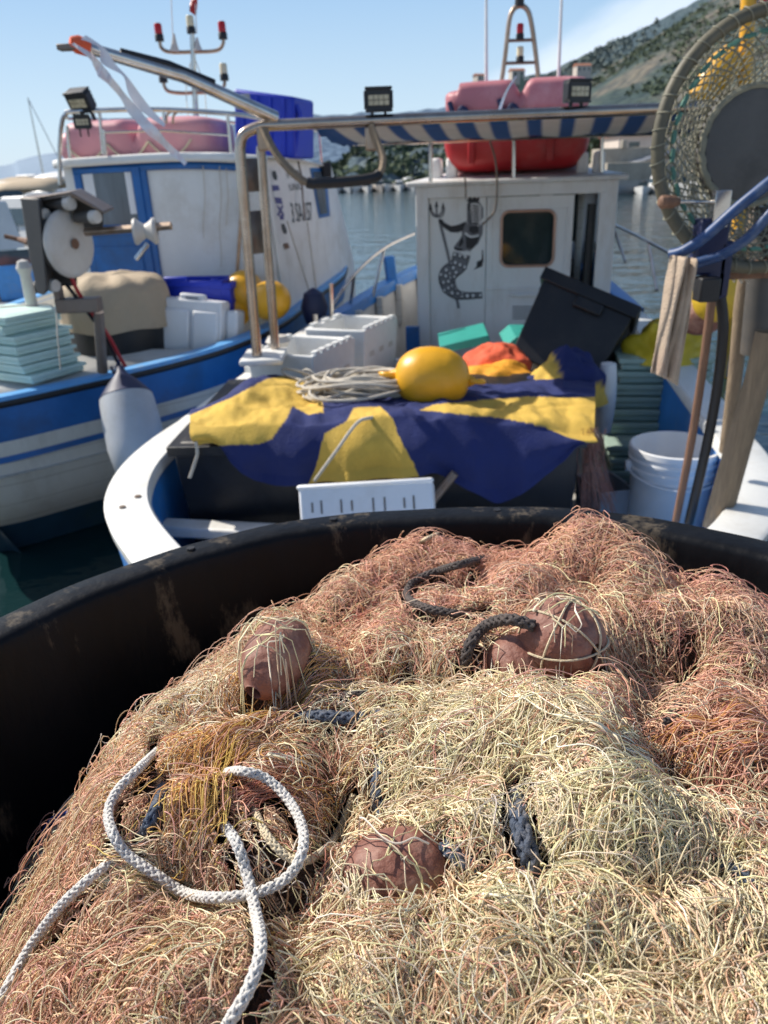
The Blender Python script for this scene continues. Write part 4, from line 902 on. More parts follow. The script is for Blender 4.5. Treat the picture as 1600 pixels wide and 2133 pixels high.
# plastic tape on the boom tip
tp = [at(150, 90, 3.5), at(190, 118, 3.5), at(212, 150, 3.5), at(240, 180, 3.52), at(290, 245, 3.55), at(345, 300, 3.55), at(388, 342, 3.55)]
P = cr(tp, 10); G = []
for i, p in enumerate(P):
    wd = .006+.016*math.exp(-((i-18)/9)**2)+.018*math.exp(-((i-42)/14)**2); tw_ = .6*math.sin(i*.35); G.append([p+V((math.cos(tw_)*.7, math.sin(tw_), .6))*wd*(j-1) + V((0, .01*math.sin(i*.8+j), 0)) for j in range(3)])
m = MB(); m.grid(G); m.grid([[p+V((.03+.02*math.sin(i*.3), .02, .015)), p+V((.05, .03, .03))] for i, p in enumerate(P[:46])])
tag(m.build('plastic_tape', 'clear_tape', ang=180, fix=False), 'torn strip of clear and red plastic tape trailing from the boom tip', 'tape')
# ================================================================== cargo on the centre boat
def ptin(x, y, poly):
    r = False; n = len(poly)
    for i in range(n):
        (ax, ay), (bx, by) = poly[i], poly[(i+1) % n]
        if (ay > y) != (by > y) and x < (bx-ax)*(y-ay)/(by-ay)+ax: r = not r
    return r
def proj(p):
    q_ = V(p)-V((0, 0, H)); a, b_, f = q_.dot(rt), q_.dot(up), q_.dot(fw); return 800+F*a/f, 1066.5-F*b_/f
DK = H-1.72
# black cargo bin under the cloth
FLc, FRc = at(358, 927, 3.08), at(1212, 920, 2.98); zt2 = (FLc.z+FRc.z)/2
bx = V((FRc.x-FLc.x, FRc.y-FLc.y, 0)); bw = bx.length; bx.normalize(); by_ = V((-bx.y, bx.x, 0))
Tb = frame((FLc.x, FLc.y, 0), bx, z=(0, 0, 1)); bd = 1.12
def openbox(mb, T, w_, d_, z0, z1, th=.02, tap=.0, lip=.0):
    o0 = [(tap, tap), (w_-tap, tap), (w_-tap, d_-tap), (tap, d_-tap)]; o1 = [(0, 0), (w_, 0), (w_, d_), (0, d_)]
    i1 = [(th, th), (w_-th, th), (w_-th, d_-th), (th, d_-th)]; i0 = [(tap+th, tap+th), (w_-tap-th, tap+th), (w_-tap-th, d_-tap-th), (tap+th, d_-tap-th)]
    P = [T @ V((x, y, z)) for L_, z in ((o0, z0), (o1, z1), (i1, z1), (i0, z0+th)) for x, y in L_]
    fs = [(3, 2, 1, 0), (12, 13, 14, 15)]
    for a in range(3):
        for i in range(4): j = (i+1) % 4; fs.append((a*4+i, a*4+j, a*4+4+j, a*4+4+i))
    mb.add(P, fs)
    if lip:
        for c_, s_ in (((w_/2, -lip/2, z1-.02), (w_+2*lip, lip, .04)), ((w_/2, d_+lip/2, z1-.02), (w_+2*lip, lip, .04)), ((-lip/2, d_/2, z1-.021), (lip, d_, .04)), ((w_+lip/2, d_/2, z1-.021), (lip, d_, .04))): mb.box(c_, s_, T)
binr = thing('cargo_bin', 'large low black plastic bin across the stern, covered by the blue and yellow cloth', 'bin', Tb @ V((bw/2, bd/2, DK)))
m = MB(); openbox(m, Tb, bw, bd, DK+.01, zt2, .025, .04); m.build('bin_shell', 'black_crate', binr, bev=.008)
m = MB(); openbox(m, Tb @ Matrix.Translation((-.02, -.02, 0)), bw+.04, bd+.04, zt2-.035, zt2+.008, .05); m.build('bin_rim', 'black_plastic', binr, bev=.006)
m = MB(); G = [[Tb @ V((.05+(bw-.1)*i/40, .05+(bd-.1)*j/24, zt2-.05+.06*math.sin(PI*i/40)*math.sin(PI*j/24)+.02*mnoise.noise(V((i*.4, j*.4, 0))))) for j in range(25)] for i in range(41)]; m.grid(G); m.build('heaped_net', 'net_base', binr, fix=False)
# blue and yellow cloth
COLSX = [  # back (px,py,Y)  fold (px,py,Y)  hem (px,py,Y)
    [(398, 862, 3.40), (396, 882, 3.10), (408, 926, 3.04)], [(440, 842, 3.55), (432, 886, 3.08), (455, 925, 3.03)], [(480, 826, 3.65), (468, 885, 3.06), (485, 965, 3.0)], [(520, 802, 3.85), (520, 884, 3.05), (530, 1005, 2.98)],
    [(565, 783, 4.0), (580, 882, 3.05), (580, 1012, 2.97)], [(620, 790, 4.0), (635, 884, 3.05), (640, 1006, 2.96)], [(665, 812, 3.95), (690, 880, 3.05), (660, 1006, 2.95)], [(720, 812, 3.95), (735, 870, 3.04), (730, 1000, 2.94)],
    [(770, 808, 4.0), (785, 866, 3.03), (790, 996, 2.93)], [(820, 800, 4.0), (815, 872, 3.02), (865, 990, 2.93)], [(870, 798, 4.0), (860, 874, 3.01), (915, 990, 2.92)], [(930, 800, 4.0), (930, 872, 3.0), (985, 1022, 2.92)],
    [(990, 802, 4.0), (1000, 878, 3.0), (1040, 1046, 2.92)], [(1060, 798, 4.0), (1070, 884, 2.99), (1100, 1012, 2.92)], [(1130, 788, 4.0), (1140, 895, 2.98), (1170, 962, 2.93)], [(1190, 780, 4.0), (1190, 904, 2.97), (1200, 925, 2.95)], [(1240, 776, 4.0), (1238, 908, 2.96), (1240, 918, 2.95)]]
R3 = [[at(*c[k_]) for c in COLSX] for k_ in range(3)]
rows = [cr(r_, 20) for r_ in R3]; nu = len(rows[0]); G = []; nv1, nv2 = 84, 56
for i in range(nu):
    b_, f_, h_ = rows[0][i], rows[1][i], rows[2][i]; row = []
    for j in range(nv1+nv2+1):
        if j <= nv1: t = j/nv1; p = b_.lerp(f_, t); p.z += .05*math.sin(PI*t)*(.3+.7*min(1, i/nu*3))
        else: t = (j-nv1)/nv2; p = f_.lerp(h_, t); p.y -= .03*math.sin(PI*min(1, t*1.2)) 
        u = i/20
        nz = mnoise.noise(V((p.x*5, p.y*5, p.z*4+3)))*.030 + mnoise.noise(V((p.x*13, p.y*9, p.z*6)))*.013 - .012*max(0, .25-abs(mnoise.noise(V((p.x*4+p.y*3, p.y*4.5-p.x*2, 7)))))*4*.6 + .004*mnoise.noise(V((p.x*32, p.y*22, p.z*10)))
        if j <= nv1: p.z += nz + (.045*math.exp(-((p.x+.62)/.10)**2)-.035*math.exp(-((p.x+.33)/.08)**2))*math.sin(PI*min(1, t*1.1))
        else: p.y += nz*.8*(.3+t) + .012*math.sin(p.x*26+t*2)*t
        row.append(p)
    G.append(row)
# smooth the crease a little
for _ in range(2):
    for r_ in G:
        for j in range(1, len(r_)-1):
            if abs(j-nv1) < 11: r_[j] = (r_[j-1]+r_[j]*2+r_[j+1])/4
cl = MB(); cl.grid(G)
YEL = [[(385, 868), (480, 832), (560, 788), (592, 782), (640, 800), (668, 822), (672, 862), (640, 866), (606, 846), (596, 872), (570, 912), (540, 925), (460, 930), (400, 930)],
       [(735, 850), (790, 846), (818, 872), (872, 996), (640, 1016), (680, 905), (722, 880)], [(870, 858), (905, 845), (960, 838), (1000, 832), (1250, 826), (1255, 925), (1190, 912), (1130, 890), (1020, 868), (960, 864)]]
NAV, YLW = (.012, .022, .115), (.66, .43, .075)
ref = [at(p_[0], p_[1], 3.3) for p_ in ()]
def flagc(p): x, y = proj(p); x += 2.5*math.sin(y*.05); y += 2*math.sin(x*.03); return YLW if any(ptin(x, y, q_) for q_ in YEL) else NAV
colr(cl, flagc); cl.build
tag(cl.build('draped_cloth', 'flag', ang=180, fix=False, thick=.006), 'large navy blue and yellow cloth draped over the black bin', 'cloth')
m = MB(); m.tube(cr([at(408, 920, 3.03), at(411, 945, 3.02), at(404, 970, 3.02), at(395, 996, 3.0)], 5), .007, 6); tag(m.build('tie_cord', 'rope_grey'), 'short pale cord hanging from the left corner of the draped cloth', 'cord')
# yellow mooring buoy lying on the cloth
def buoy(name, c, L_, r, axis, m_, lab, cat='buoy', lug=True, group=None):
    axis = V(axis).normalized(); T = frame(c, axis, y=(0, .2, 1)) @ Matrix.Rotation(PI/2, 4, 'Y')
    root = thing(name, lab, cat, (c[0], c[1], c[2]-r), group)
    pr = []; n = 30
    for i in range(n+1):
        a = PI*i/n; z = -L_*math.cos(a); rr_ = r*math.sin(a)**.80
        for zz in (-.42*L_, .42*L_): rr_ *= 1+.012*math.exp(-((z-zz)/(.03*L_))**2)
        pr.append((max(rr_, .004), z))
    m = MB(); m.lathe(pr, T, 40); m.build('buoy_body', m_, root, ang=70)
    if lug:
        for sg in (1, -1):
            m = MB(); m.tube([T @ V((.032*math.sin(a), 0, sg*(L_*.98+.03-.038*math.cos(a)))) for a in [2*PI*i/14 for i in range(14)]], .011, 8, closed=True); m.lathe([(.03, 0), (.016, .03)], T @ Matrix.Translation((0, 0, sg*L_*.97)) @ (Matrix.Identity(4) if sg > 0 else Matrix.Rotation(PI, 4, 'X')), 12); m.build('buoy_eye', m_, root)
    return root
cb_ = at(900, 787, 3.36); bz = cb_
buoy('mooring_buoy', bz, .165, .137, (1, -.1, -.10), 'yellow_buoy', 'big bright yellow buoy with an eye at each end lying on the draped cloth')
# rope coil tied to the buoy
m = MB(); cc_ = at(752, 822, 3.42); cc_.z += .0; rs = random.Random(3)
pts = []
for k_ in range(22):
    a0, b0_ = rs.uniform(.15, .26), rs.uniform(.06, .15); ox, oy = rs.gauss(0, .03), rs.gauss(0, .03); zz = .012+.09*k_/22*rs.uniform(.5, 1.2); th = rs.gauss(-.12, .12)
    for i in range(14):
        a = 2*PI*i/14; x = a0*math.cos(a)*(1+.1*math.sin(3*a+k_)); y = b0_*math.sin(a); x, y = x*math.cos(th)-y*math.sin(th), x*math.sin(th)+y*math.cos(th)
        pts.append(cc_+V((x+ox, y+oy, zz+.015*math.sin(2*a+k_)+.05*math.exp(-(x*x+y*y)/.02)-.02)))
m.tube(cr(pts, 3), .0075, 6)
m.tube(cr([cc_+V((.05, .05, .06)), at(770, 775, 3.5), at(800, 770, 3.45), at(822, 772, 3.4)], 6), .0075, 6); m.tube(cr([cc_+V((.02, .06, .08)), at(760, 783, 3.5), at(795, 783, 3.45), at(822, 776, 3.4)], 6), .0075, 6)
m.tube(cr([cc_+V((-.15, .02, .05)), at(690, 800, 3.75), at(640, 778, 3.85), at(600, 768, 3.95), at(588, 772, 3.95), at(600, 782, 3.9), at(650, 800, 3.8)], 6), .0075, 6)
m.tube(cr([cc_+V((-.1, .02, .05)), at(672, 790, 3.8), at(640, 770, 3.9), at(632, 778, 3.9), at(645, 790, 3.85)], 6), .0075, 6)
m.tube(cr([cc_+V((.05, -.1, .05)), at(775, 850, 3.3), at(778, 868, 3.05), at(745, 880, 2.98), at(700, 940, 2.92), at(655, 1002, 2.89)], 8), .0075, 6)
tag(m.build('rope_coil', 'rope_grey', ang=180, fix=False), 'heap of grey white rope coiled beside the big yellow buoy', 'rope')
# foam fish boxes along the port side
def foambox(name, T, w_, l_, h_, lab, group, m_='foam_white', notch=True):
    root = thing(name, lab, 'fish box', T @ V((0, 0, 0)), group); T2 = T @ Matrix.Translation((-w_/2, -l_/2, 0))
    m = MB(); openbox(m, T2, w_, l_, 0, h_, .035, .02); m.build('box_body', m_, root, bev=.010)
    for i in range(6): m = MB(); m.box((w_-.017, l_*(.12+.15*i), h_+.008), (.036, l_*.085, .02), T2); m.build('rim_block', m_, root, bev=.004)
    for i in range(3): m = MB(); m.box((.017, l_*(.2+.3*i), h_+.008), (.036, l_*.14, .02), T2); m.build('rim_block', m_, root, bev=.004)
    for i in range(3): m = MB(); m.box((w_-.012, l_*(.22+.28*i), h_*.55), (.012, .07, .035), T2); m.build('box_recess', 'pvc_white', root, bev=.004)
    return root
gA = 'white foam fish boxes on the port side'
def boxat(px, py, Y, yaw): p = at(px, py, Y); return Matrix.Translation(p) @ Matrix.Rotation(yaw, 4, 'Z')
for (px, py, Y, h_, lab) in ((632, 745, 4.42, .34, 'nearest white foam fish box, close to the rope coil'), (735, 690, 5.1, .36, 'farther white foam fish box, taller, close to the cabin')):
    p = at(px, py, Y); T = Matrix.Translation((p.x, p.y, H-.875-h_)) @ Matrix.Rotation(-.42, 4, 'Z'); foambox('foam_fish_box', T, .42, .54, h_, lab, gA)
p = at(700, 775, 4.5); T = Matrix.Translation((p.x, p.y, DK)) @ Matrix.Rotation(-.30, 4, 'Z'); b2 = thing('plastic_crate', 'grey white crate carrying the foam fish boxes', 'crate', T @ V((0, 0, 0))); m = MB(); openbox(m, T @ Matrix.Translation((-.26, -.3, 0)), .52, 1.2, 0, H-1.17-DK, .03, .01); m.build('crate_body', 'plastic_white', b2, bev=.01)
# white slotted tray standing in the stern
p0, p1 = at(622, 1016, 2.72), at(900, 1000, 2.66); w_ = (p1-p0).length; Tt = frame(p0, p1-p0, z=(0, .35, 1)); tr = thing('slotted_tray', 'white plastic tray with rows of short slots, standing in the stern', 'tray', p0)
m = MB(); m.box((w_/2, .0, -.13), (w_, .022, .26), Tt); m.box((.011, .05, -.135), (.022, .09, .25), Tt); m.box((w_-.011, .05, -.135), (.022, .09, .25), Tt); m.box((w_/2, .10, -.14), (w_, .022, .25), Tt); m.box((w_/2, .0, .0), (w_+.012, .036, .02), Tt); m.build('tray_shell', 'plastic_white', tr, bev=.010)
for i, x in enumerate((.10, .17, .32, .40, .56, .645, .79, .86)):
    m = MB(); m.box((w_*x, -.0116, -.078), (.0065, .003, .05 if i % 3 else .038), Tt); m.build('tray_slot', 'dull_metal', tr)
m = MB(); m.tube([at(900, 1045, 2.9), at(948, 985, 2.9)], .018, 10); tag(m.build('grey_pipe', 'dull_metal'), 'short grey pipe end sticking up right of the slotted tray', 'pipe')
# soft heaps by the cabin door
def lump(name, c, rx, ry, rz, m_, lab, cat, seed, col=None, amp=.22, fr_=7.):
    mb = MB(); G = []
    for i in range(41):
        a = 2*PI*i/40; row = []
        for j in range(15):
            b_ = PI/2*j/14; d_ = V((math.cos(a)*math.cos(b_), math.sin(a)*math.cos(b_), math.sin(b_)))
            f = 1+amp*mnoise.noise(d_*2.1+V((seed, 0, 0)))+amp*.45*mnoise.noise(d_*fr_+V((0, seed, 0))); row.append(V(c)+V((d_.x*rx*f, d_.y*ry*f, d_.z*rz*f)))
        G.append(row)
    mb.grid(G)
    if col: colr(mb, col)
    return tag(mb.build(name, m_, ang=180, fix=False, sub=1), lab, cat)
lump('orange_oilskin', at(1030, 768, 4.45), .21, .22, .14, 'orange_cloth', 'crumpled orange red oilskin jacket heaped before the cabin door', 'oilskin', 3)
lump('amber_oilskin', at(1040, 812, 4.15), .27, .20, .15, 'amber_cloth', 'amber yellow oilskin lying behind the big yellow buoy', 'oilskin', 8)
lump('cloth_bundle', at(1180, 835, 3.95), .22, .20, .26, 'flag', 'bundled yellow and navy cloth right of the amber oilskin', 'cloth', 12, lambda p: YLW if proj(p)[0]+.35*(proj(p)[1]-780)*-1 < 1168 or (proj(p)[1] > 800 and proj(p)[0] > 1232) else NAV, .3)
lump('yellow_oilskin', at(1385, 745, 4.4), .23, .22, .20, 'yellow_oilskin', 'dull yellow oilskin piled on top of the sage green boxes', 'oilskin', 21, None, .32)
for i, (pa, pb, pc, pd) in enumerate((((915, 722), (1018, 698), (1022, 716), (925, 735)), ((1052, 722), (1075, 702), (1108, 702), (1108, 728)))):
    m = MB(); q_ = [at(*a, 5.0) for a in (pa, pb, pc, pd)]; m.add(q_+[p+V((.02, .4, .01)) for p in q_], [(0, 1, 2, 3), (7, 6, 5, 4), (0, 4, 5, 1), (1, 5, 6, 2), (2, 6, 7, 3), (3, 7, 4, 0)]); tag(m.build('teal_board', 'teal_plastic', bev=.006), ('long teal board leaning left of the orange oilskin', 'short teal board tucked beside the tilted black crate')[i], 'board', 'teal boards by the cabin door')
m = MB(); m.box((0, 0, 0), (.95, .8, .54), TB(2.85, -.02, DK+.27)); tag(m.build('hatch_box', 'hull_white', bev=.02), 'pale hatch box on deck under the heaped oilskins', 'hatch')
# tilted black crate
TL, TR_, BR, BLq = at(1140, 566, 4.62), at(1327, 645, 4.38), at(1264, 788, 4.3), at(1108, 738, 4.55)
xa = (TR_-TL).normalized(); Tk = frame(TL, xa, z=(TL-BLq)+V((0, .16, 0))); wk = (TR_-TL).length; hk = (TL-BLq).length*1.06
kr = thing('black_crate', 'big deep black plastic crate tilted against the cabin', 'crate', BLq)
m = MB(); openbox(m, Tk, wk, .40, -hk, .0, .015, .03); m.build('crate_shell', 'black_crate', kr, bev=.01)
m = MB(); openbox(m, Tk @ Matrix.Translation((-.02, -.02, 0)), wk+.04, .44, -.055, .02, .025); m.build('crate_rim', 'black_crate', kr, bev=.006)
m = MB(); m.box((wk*.55, -.012, -.09), (.17, .03, .07), Tk); m.build('crate_grip', 'black_crate', kr, bev=.01)
m = MB(); m.box((-.0, .20, -.05), (.03, .24, .08), Tk); m.build('crate_latch', 'grey_paint', kr, bev=.01)
# sage green stacked boxes
def lidbox(T, w_, l_, h_, lab, group, m_, name='fish_box', cat='fish box', string=False):
    root = thing(name, lab, cat, T @ V((0, 0, 0)), group)
    m = MB(); m.box((0, 0, h_*.33), (w_*.95, l_*.95, h_*.62), T); m.build('box_body', m_, root, bev=.012)
    m = MB(); m.box((0, 0, h_*.81), (w_, l_, h_*.36), T); m.box((0, 0, h_), (w_*.72, l_*.72, h_*.06), T); m.build('box_lid', m_, root, bev=.016)
    return root
nth = ['bottom', 'second', 'third', 'fourth', 'fifth', 'sixth', 'seventh', 'eighth', 'ninth', 'topmost']
pz = at(1362, 905, 4.15); rs = random.Random(5)
for i in range(10):
    hh = .068; big = i in (3,)
    T = Matrix.Translation((pz.x+rs.gauss(0, .008)+(.01*i if i > 4 else 0), pz.y+.06+rs.gauss(0, .006)+(.10 if i > 3 else 0)+.012*i, DK+.02+hh*1.04*i)) @ Matrix.Rotation(-.16+rs.gauss(0, .015), 4, 'Z')
    lidbox(T, .52, .40+(.16 if i < 4 else 0), hh, f'sage green lidded fish box, {nth[i]} ' + ('of the stack' if i == 9 else 'from the deck in the stack' if i else 'of the sage green stack'), 'stacked sage green fish boxes', 'sage_plastic')
T = Matrix.Translation(at(1262, 830, 4.0)); m = MB(); pr = [(0, -.2), (.04, -.19), (.05, -.1), (.055, 0), (.05, .1), (.04, .19), (0, .2)]; m.lathe(pr, T, 16); tag(m.build('white_fender', 'plastic_white'), 'small white fender squeezed between cloth bundle and sage boxes', 'fender')
# bucket
pb_ = at(1408, 925, 3.25); zb_ = DK+.02; hb_ = pb_.z-zb_; T = Matrix.Translation((pb_.x, pb_.y, zb_)); bk = thing('bucket', 'empty white plastic bucket with ribbed collar behind the poles', 'bucket', T @ V((0, 0, 0)))
r1 = .193; m = MB(); m.lathe([(0, .004), (r1*.84, .004), (r1*.965, hb_-.002), (r1*.985, hb_), (r1*1.03, hb_-.004), (r1*1.035, hb_-.028), (r1*1.0, hb_-.03), (r1*.995, hb_-.05), (r1*1.03, hb_-.052), (r1*1.03, hb_-.064), (r1*.99, hb_-.067), (r1*.985, hb_-.09), (r1*1.015, hb_-.092), (r1*1.015, hb_-.104), (r1*.975, hb_-.108), (r1*.97, hb_-.13), (r1*.995, hb_-.132), (r1*.955, hb_-.15), (r1*.87, 0), (0, 0)], T, 48); m.build('bucket_body', 'plastic_white', bk, ang=30)
for a in (PI*.97, .1):
    m = MB(); m.lathe([(0, .02), (.022, .02), (.03, 0), (.03, -.02)], T @ Matrix.Translation((r1*1.0*math.cos(a), r1*1.0*math.sin(a), hb_-.10)) @ Matrix.Rotation(a, 4, 'Z') @ Matrix.Rotation(PI/2, 4, 'Y'), 14); m.build('handle_boss', 'plastic_white', bk)
m = MB(); m.tube([T @ V((r1*1.08*math.cos(PI*.97)*math.cos(q_) , r1*1.05*math.sin(q_)*-1, hb_-.10-.05*math.sin(q_))) for q_ in [PI*i/14 for i in range(15)]], .004, 6); m.build('bucket_handle', 'plastic_white', bk)
m = MB(); T9 = Matrix.Translation(V((pb_.x-.26, pb_.y+.12, zb_))) @ Matrix.Rotation(.2, 4, 'Z'); openbox(m, T9 @ Matrix.Translation((-.09, -.12, 0)), .18, .26, 0, .33, .01, .01); tag(m.build('small_tub', 'boat_grey', bev=.006), 'small grey plastic tub standing behind the white bucket', 'tub')
# monofilament net hanging from the bin corner
m = MB(); rs = random.Random(9); a0 = at(1232, 905, 3.0)
for i in range(110):
    e = at(rs.uniform(1208, 1285), rs.uniform(1020, 1085), 2.95+rs.uniform(-.05, .2)); s_ = a0+V((rs.gauss(0, .02), rs.gauss(0, .02), rs.uniform(-.02, .03))); m.tube(cr([s_, s_.lerp(e, .4)+V((rs.gauss(0, .01)-.01, 0, 0)), e], 4), .0012, 3, cap=False)
tag(m.build('hanging_net', 'float_clay', fix=False), 'thin pinkish net strands hanging from the right corner of the bin', 'fishing net')
# ================================================================== net hauler at the stern quarter
hc = at(1606, 298, 2.4); Yh = 2.4
hr = thing('net_hauler', 'net hauler with an olive hoop of netting round a grey disc at right', 'net hauler', (hc.x, Yh, DK))
rh = .335; tl_ = Matrix.Translation(hc) @ Matrix.Rotation(.10, 4, 'Z') @ Matrix.Rotation(-.06, 4, 'X')
hp = lambda r, a, y=0.: tl_ @ V((r*math.cos(a), y, r*math.sin(a)))
m = MB(); m.tube([hp(rh*(1+.006*math.sin(3*a)), a) for a in [2*PI*i/72 for i in range(72)]], .0185, 10, closed=True); hoop = m.build('hoop', 'hoop_olive', hr)
for i in range(46):
    a = 2*PI*i/46+.02*math.sin(i*7); c = hp(rh, a); u_ = (hp(rh+.1, a)-c).normalized(); v_ = (tl_.to_3x3() @ V((0, 1, 0))).normalized(); tg = u_.cross(v_)
    m = MB(); m.tube([c+(u_*math.cos(q_)+v_*math.sin(q_))*.0198+tg*(.006*math.cos(q_)) for q_ in [2*PI*j/12 for j in range(12)]], .0024, 4, closed=True); m.build('lashing', 'mesh_cord', hoop)
m = MB()
for i in range(38):
    a = 2*PI*i/38; m.tube([hp(.286-.004*(i % 2), a+.015, .012), hp(.284, a+.075, .014), hp(.287, a+.135, .012)], [.0055, .0075, .0055], 6)
m.build('green_headrope', 'green_twine', hr)
m = MB(); n = 58
for fam in (1, -1):
    for i in range(n):
        pts = []
        for j in range(13):
            t = j/12; r = .318+(.155-.318)*t; a = 2*PI*i/n + fam*.62*t + .02*math.sin(9*t+i); y = .02+.11*t - .035*math.sin(PI*t)+.008*math.sin(i*1.7+4*t); pts.append(hp(r, a, y))
        m.tube(pts, .0025, 4, cap=False)
for j in range(9): t = .08+.105*j; m.tube([hp(.318+(.155-.318)*t, 2*PI*i/60, .02+.11*t-.035*math.sin(PI*t)+.006*math.sin(i*1.3+j)) for i in range(60)], .0022, 4, closed=True)
m.build('netting', 'mesh_cord', hr, fix=False)
m = MB(); Td = tl_ @ Matrix.Translation((0, .10, 0)) @ Matrix.Rotation(PI/2, 4, 'X'); m.lathe([(0, .03), (.12, .028), (.150, .02), (.158, .0), (.158, -.05), (.0, -.05)], Td, 48); m.build('disc', 'disc_grey', hr)
m = MB(); m.tube([hp(.160, 2*PI*i/60, .085+.004*math.sin(i*2.3)) for i in range(60)], .010, 6, closed=True); m.build('disc_lacing', 'mesh_cord', hr)
m = MB(); k0, k1 = at(1372, 421, 2.30), at(1416, 420, 2.30); m.tube([k0, k0.lerp(k1, .12), k0.lerp(k1, .7), k1], [.010, .018, .017, .009], 12); lv = m.build('lever_knob', 'wood_brown', hr)
m = MB(); m.tube([at(1414, 420, 2.30), at(1490, 421, 2.32)], .0055, 8); m.box((0, 0, 0), (.045, .03, .10), Matrix.Translation(at(1500, 435, 2.33))); m.build('lever', 'steel', hr, bev=.003)
def tubeM(name, pts, r, m_, par, n=8): mb = MB(); mb.tube(cr(pts, 8), r, 10); return mb.build(name, m_, par)
tubeM('hydraulic_hose', [at(1700, 300, 2.2), at(1612, 372, 2.2), at(1540, 430, 2.22), at(1470, 492, 2.25), at(1425, 522, 2.27), at(1398, 530, 2.30)], .0155, 'hose_blue', hr)
tubeM('hydraulic_hose', [at(1700, 370, 2.22), at(1610, 440, 2.22), at(1560, 494, 2.24), at(1505, 530, 2.27), at(1450, 548, 2.30)], .0145, 'hose_blue', hr)
m = MB(); 
for px, py, sx, sz in ((1478, 500, .085, .12), (1482, 590, .055, .085), (1470, 552, .10, .05), (1500, 560, .04, .16)): m.box((0, 0, 0), (sx, .07, sz), Matrix.Translation(at(px, py, 2.36)))
m.build('valve_block', 'navy', hr, bev=.008)
m = MB(); m.box((0, 0, 0), (.06, .06, .07), Matrix.Translation(at(1472, 602, 2.32))); m.build('valve_cap', 'rubber', hr, bev=.006)
m = MB(); m.tube([at(1500, 470, 2.42), at(1505, 560, 2.42), at(1500, 610, 2.42)], .02, 10); m.build('hose_union', 'hose_blue', hr)
m = MB(); m.tube([at(1605, 430, 2.5), at(1585, 600, 2.5), at(1572, 735, 2.5)], .045, 12); m.build('hauler_column', 'grey_paint', hr)
m = MB(); m.box((0, 0, 0), (.20, .05, .05), Matrix.Translation(at(1552, 562, 2.44))); m.build('bracket', 'wood_brown', hr, bev=.005)
m = MB(); rs = random.Random(4)
for i in range(40):
    p = at(rs.uniform(1500, 1545), rs.uniform(470, 545), 2.46); m.tube(cr([p, p+V((rs.gauss(0, .03), rs.gauss(0, .01), -.04)), p+V((rs.gauss(0, .03), 0, -.07)), p+V((rs.gauss(0, .02), 0, -.02))], 4), .003, 4)
tag(m.build('twine_bunch', 'rope_grey', fix=False), 'bunch of frayed pale twine stuffed beside the hauler column', 'twine')
# poles
m = MB(); m.tube(cr([at(1484, 612, 2.40), at(1465, 760, 2.44), at(1440, 920, 2.48), at(1408, 1085, 2.52)], 6), .0135, 10); tag(m.build('boat_hook_pole', 'wood_brown'), 'thin brown wooden pole leaning left of the black hose', 'pole')
m = MB(); m.tube(cr([at(1498, 600, 2.42), at(1506, 700, 2.42), at(1482, 880, 2.46), at(1435, 1090, 2.5)], 8), .0165, 10); tag(m.build('suction_hose', 'rubber'), 'black rubber hose hanging down beside the brown pole', 'hose')
m = MB(); m.tube(cr([at(1580, 455, 2.55), at(1548, 620, 2.6), at(1532, 780, 2.64), at(1512, 940, 2.7)], 6), [.026 if i < 8 else .024 for i in range(19)], 10); tag(m.build('bamboo_pole', 'wood_grey'), 'pale upright pole with a knotted top right of the black hose', 'pole')
m = MB(); P = cr([at(1600, 690, 2.38), at(1575, 800, 2.40), at(1535, 940, 2.43), at(1492, 1095, 2.46)], 8); k = len(P); W = [.040+.012*i/k for i in range(k)]
A = []; 
for i, p in enumerate(P): A.append([p+V((-W[i], 0, 0)), p+V((-W[i]*.5, -.030, 0)), p+V((W[i]*.5, -.030, 0)), p+V((W[i], 0, 0)), p+V((W[i]*.5, .030, 0)), p+V((-W[i]*.5, .030, 0)), p+V((-W[i], 0, 0))])
m.grid(A); tag(m.build('oar_blade', 'wood_grey', ang=75), 'broad weathered wooden oar blade leaning in front of the right gunwale', 'oar')
# towel
G = []
for j in range(40):
    t = j/39; row = []
    xl_ = 1400+(1356-1400)*t**1.1; xr2 = 1452+(1412-1452)*t**1.2; y0 = 534+(778-534)*t; y1 = 540+(805-540)*t
    for i in range(26):
        u = i/25; p = at(xl_+(xr2-xl_)*u, y0+(y1-y0)*u**1.5, 2.25); f = .016*math.sin(u*13+2*math.sin(t*3))+.010*math.sin(u*27+t*4+1); p.y += f*(1.1-.4*t)-.012*math.sin(PI*u); row.append(p)
    G.append(row)
for j in range(8):                                   # part folded back over the hose
    t = j/7; G.insert(0, [p+V((0, .035*math.sin(PI/2*t)+.03*t*0, .02*(1-(1-t)**2) if t < .5 else .015)) for p in G[0]][:]) if j == 0 else None
m = MB(); m.grid(G); tag(m.build('towel', 'towel', ang=180, fix=False, thick=.006, sub=1), 'dirty beige cloth hanging from the end of the blue hoses', 'towel')
buoy('hanging_buoy', at(1498, 612, 3.3), .115, .105, (.15, 0, 1), 'dull_yellow', 'yellow buoy hanging behind the blue hoses on the right', lug=False)
buoy('hanging_buoy', at(1462, 658, 3.5), .10, .085, (1, 0, .1), 'float_clay', 'dull red buoy below the hanging yellow buoy', lug=False)
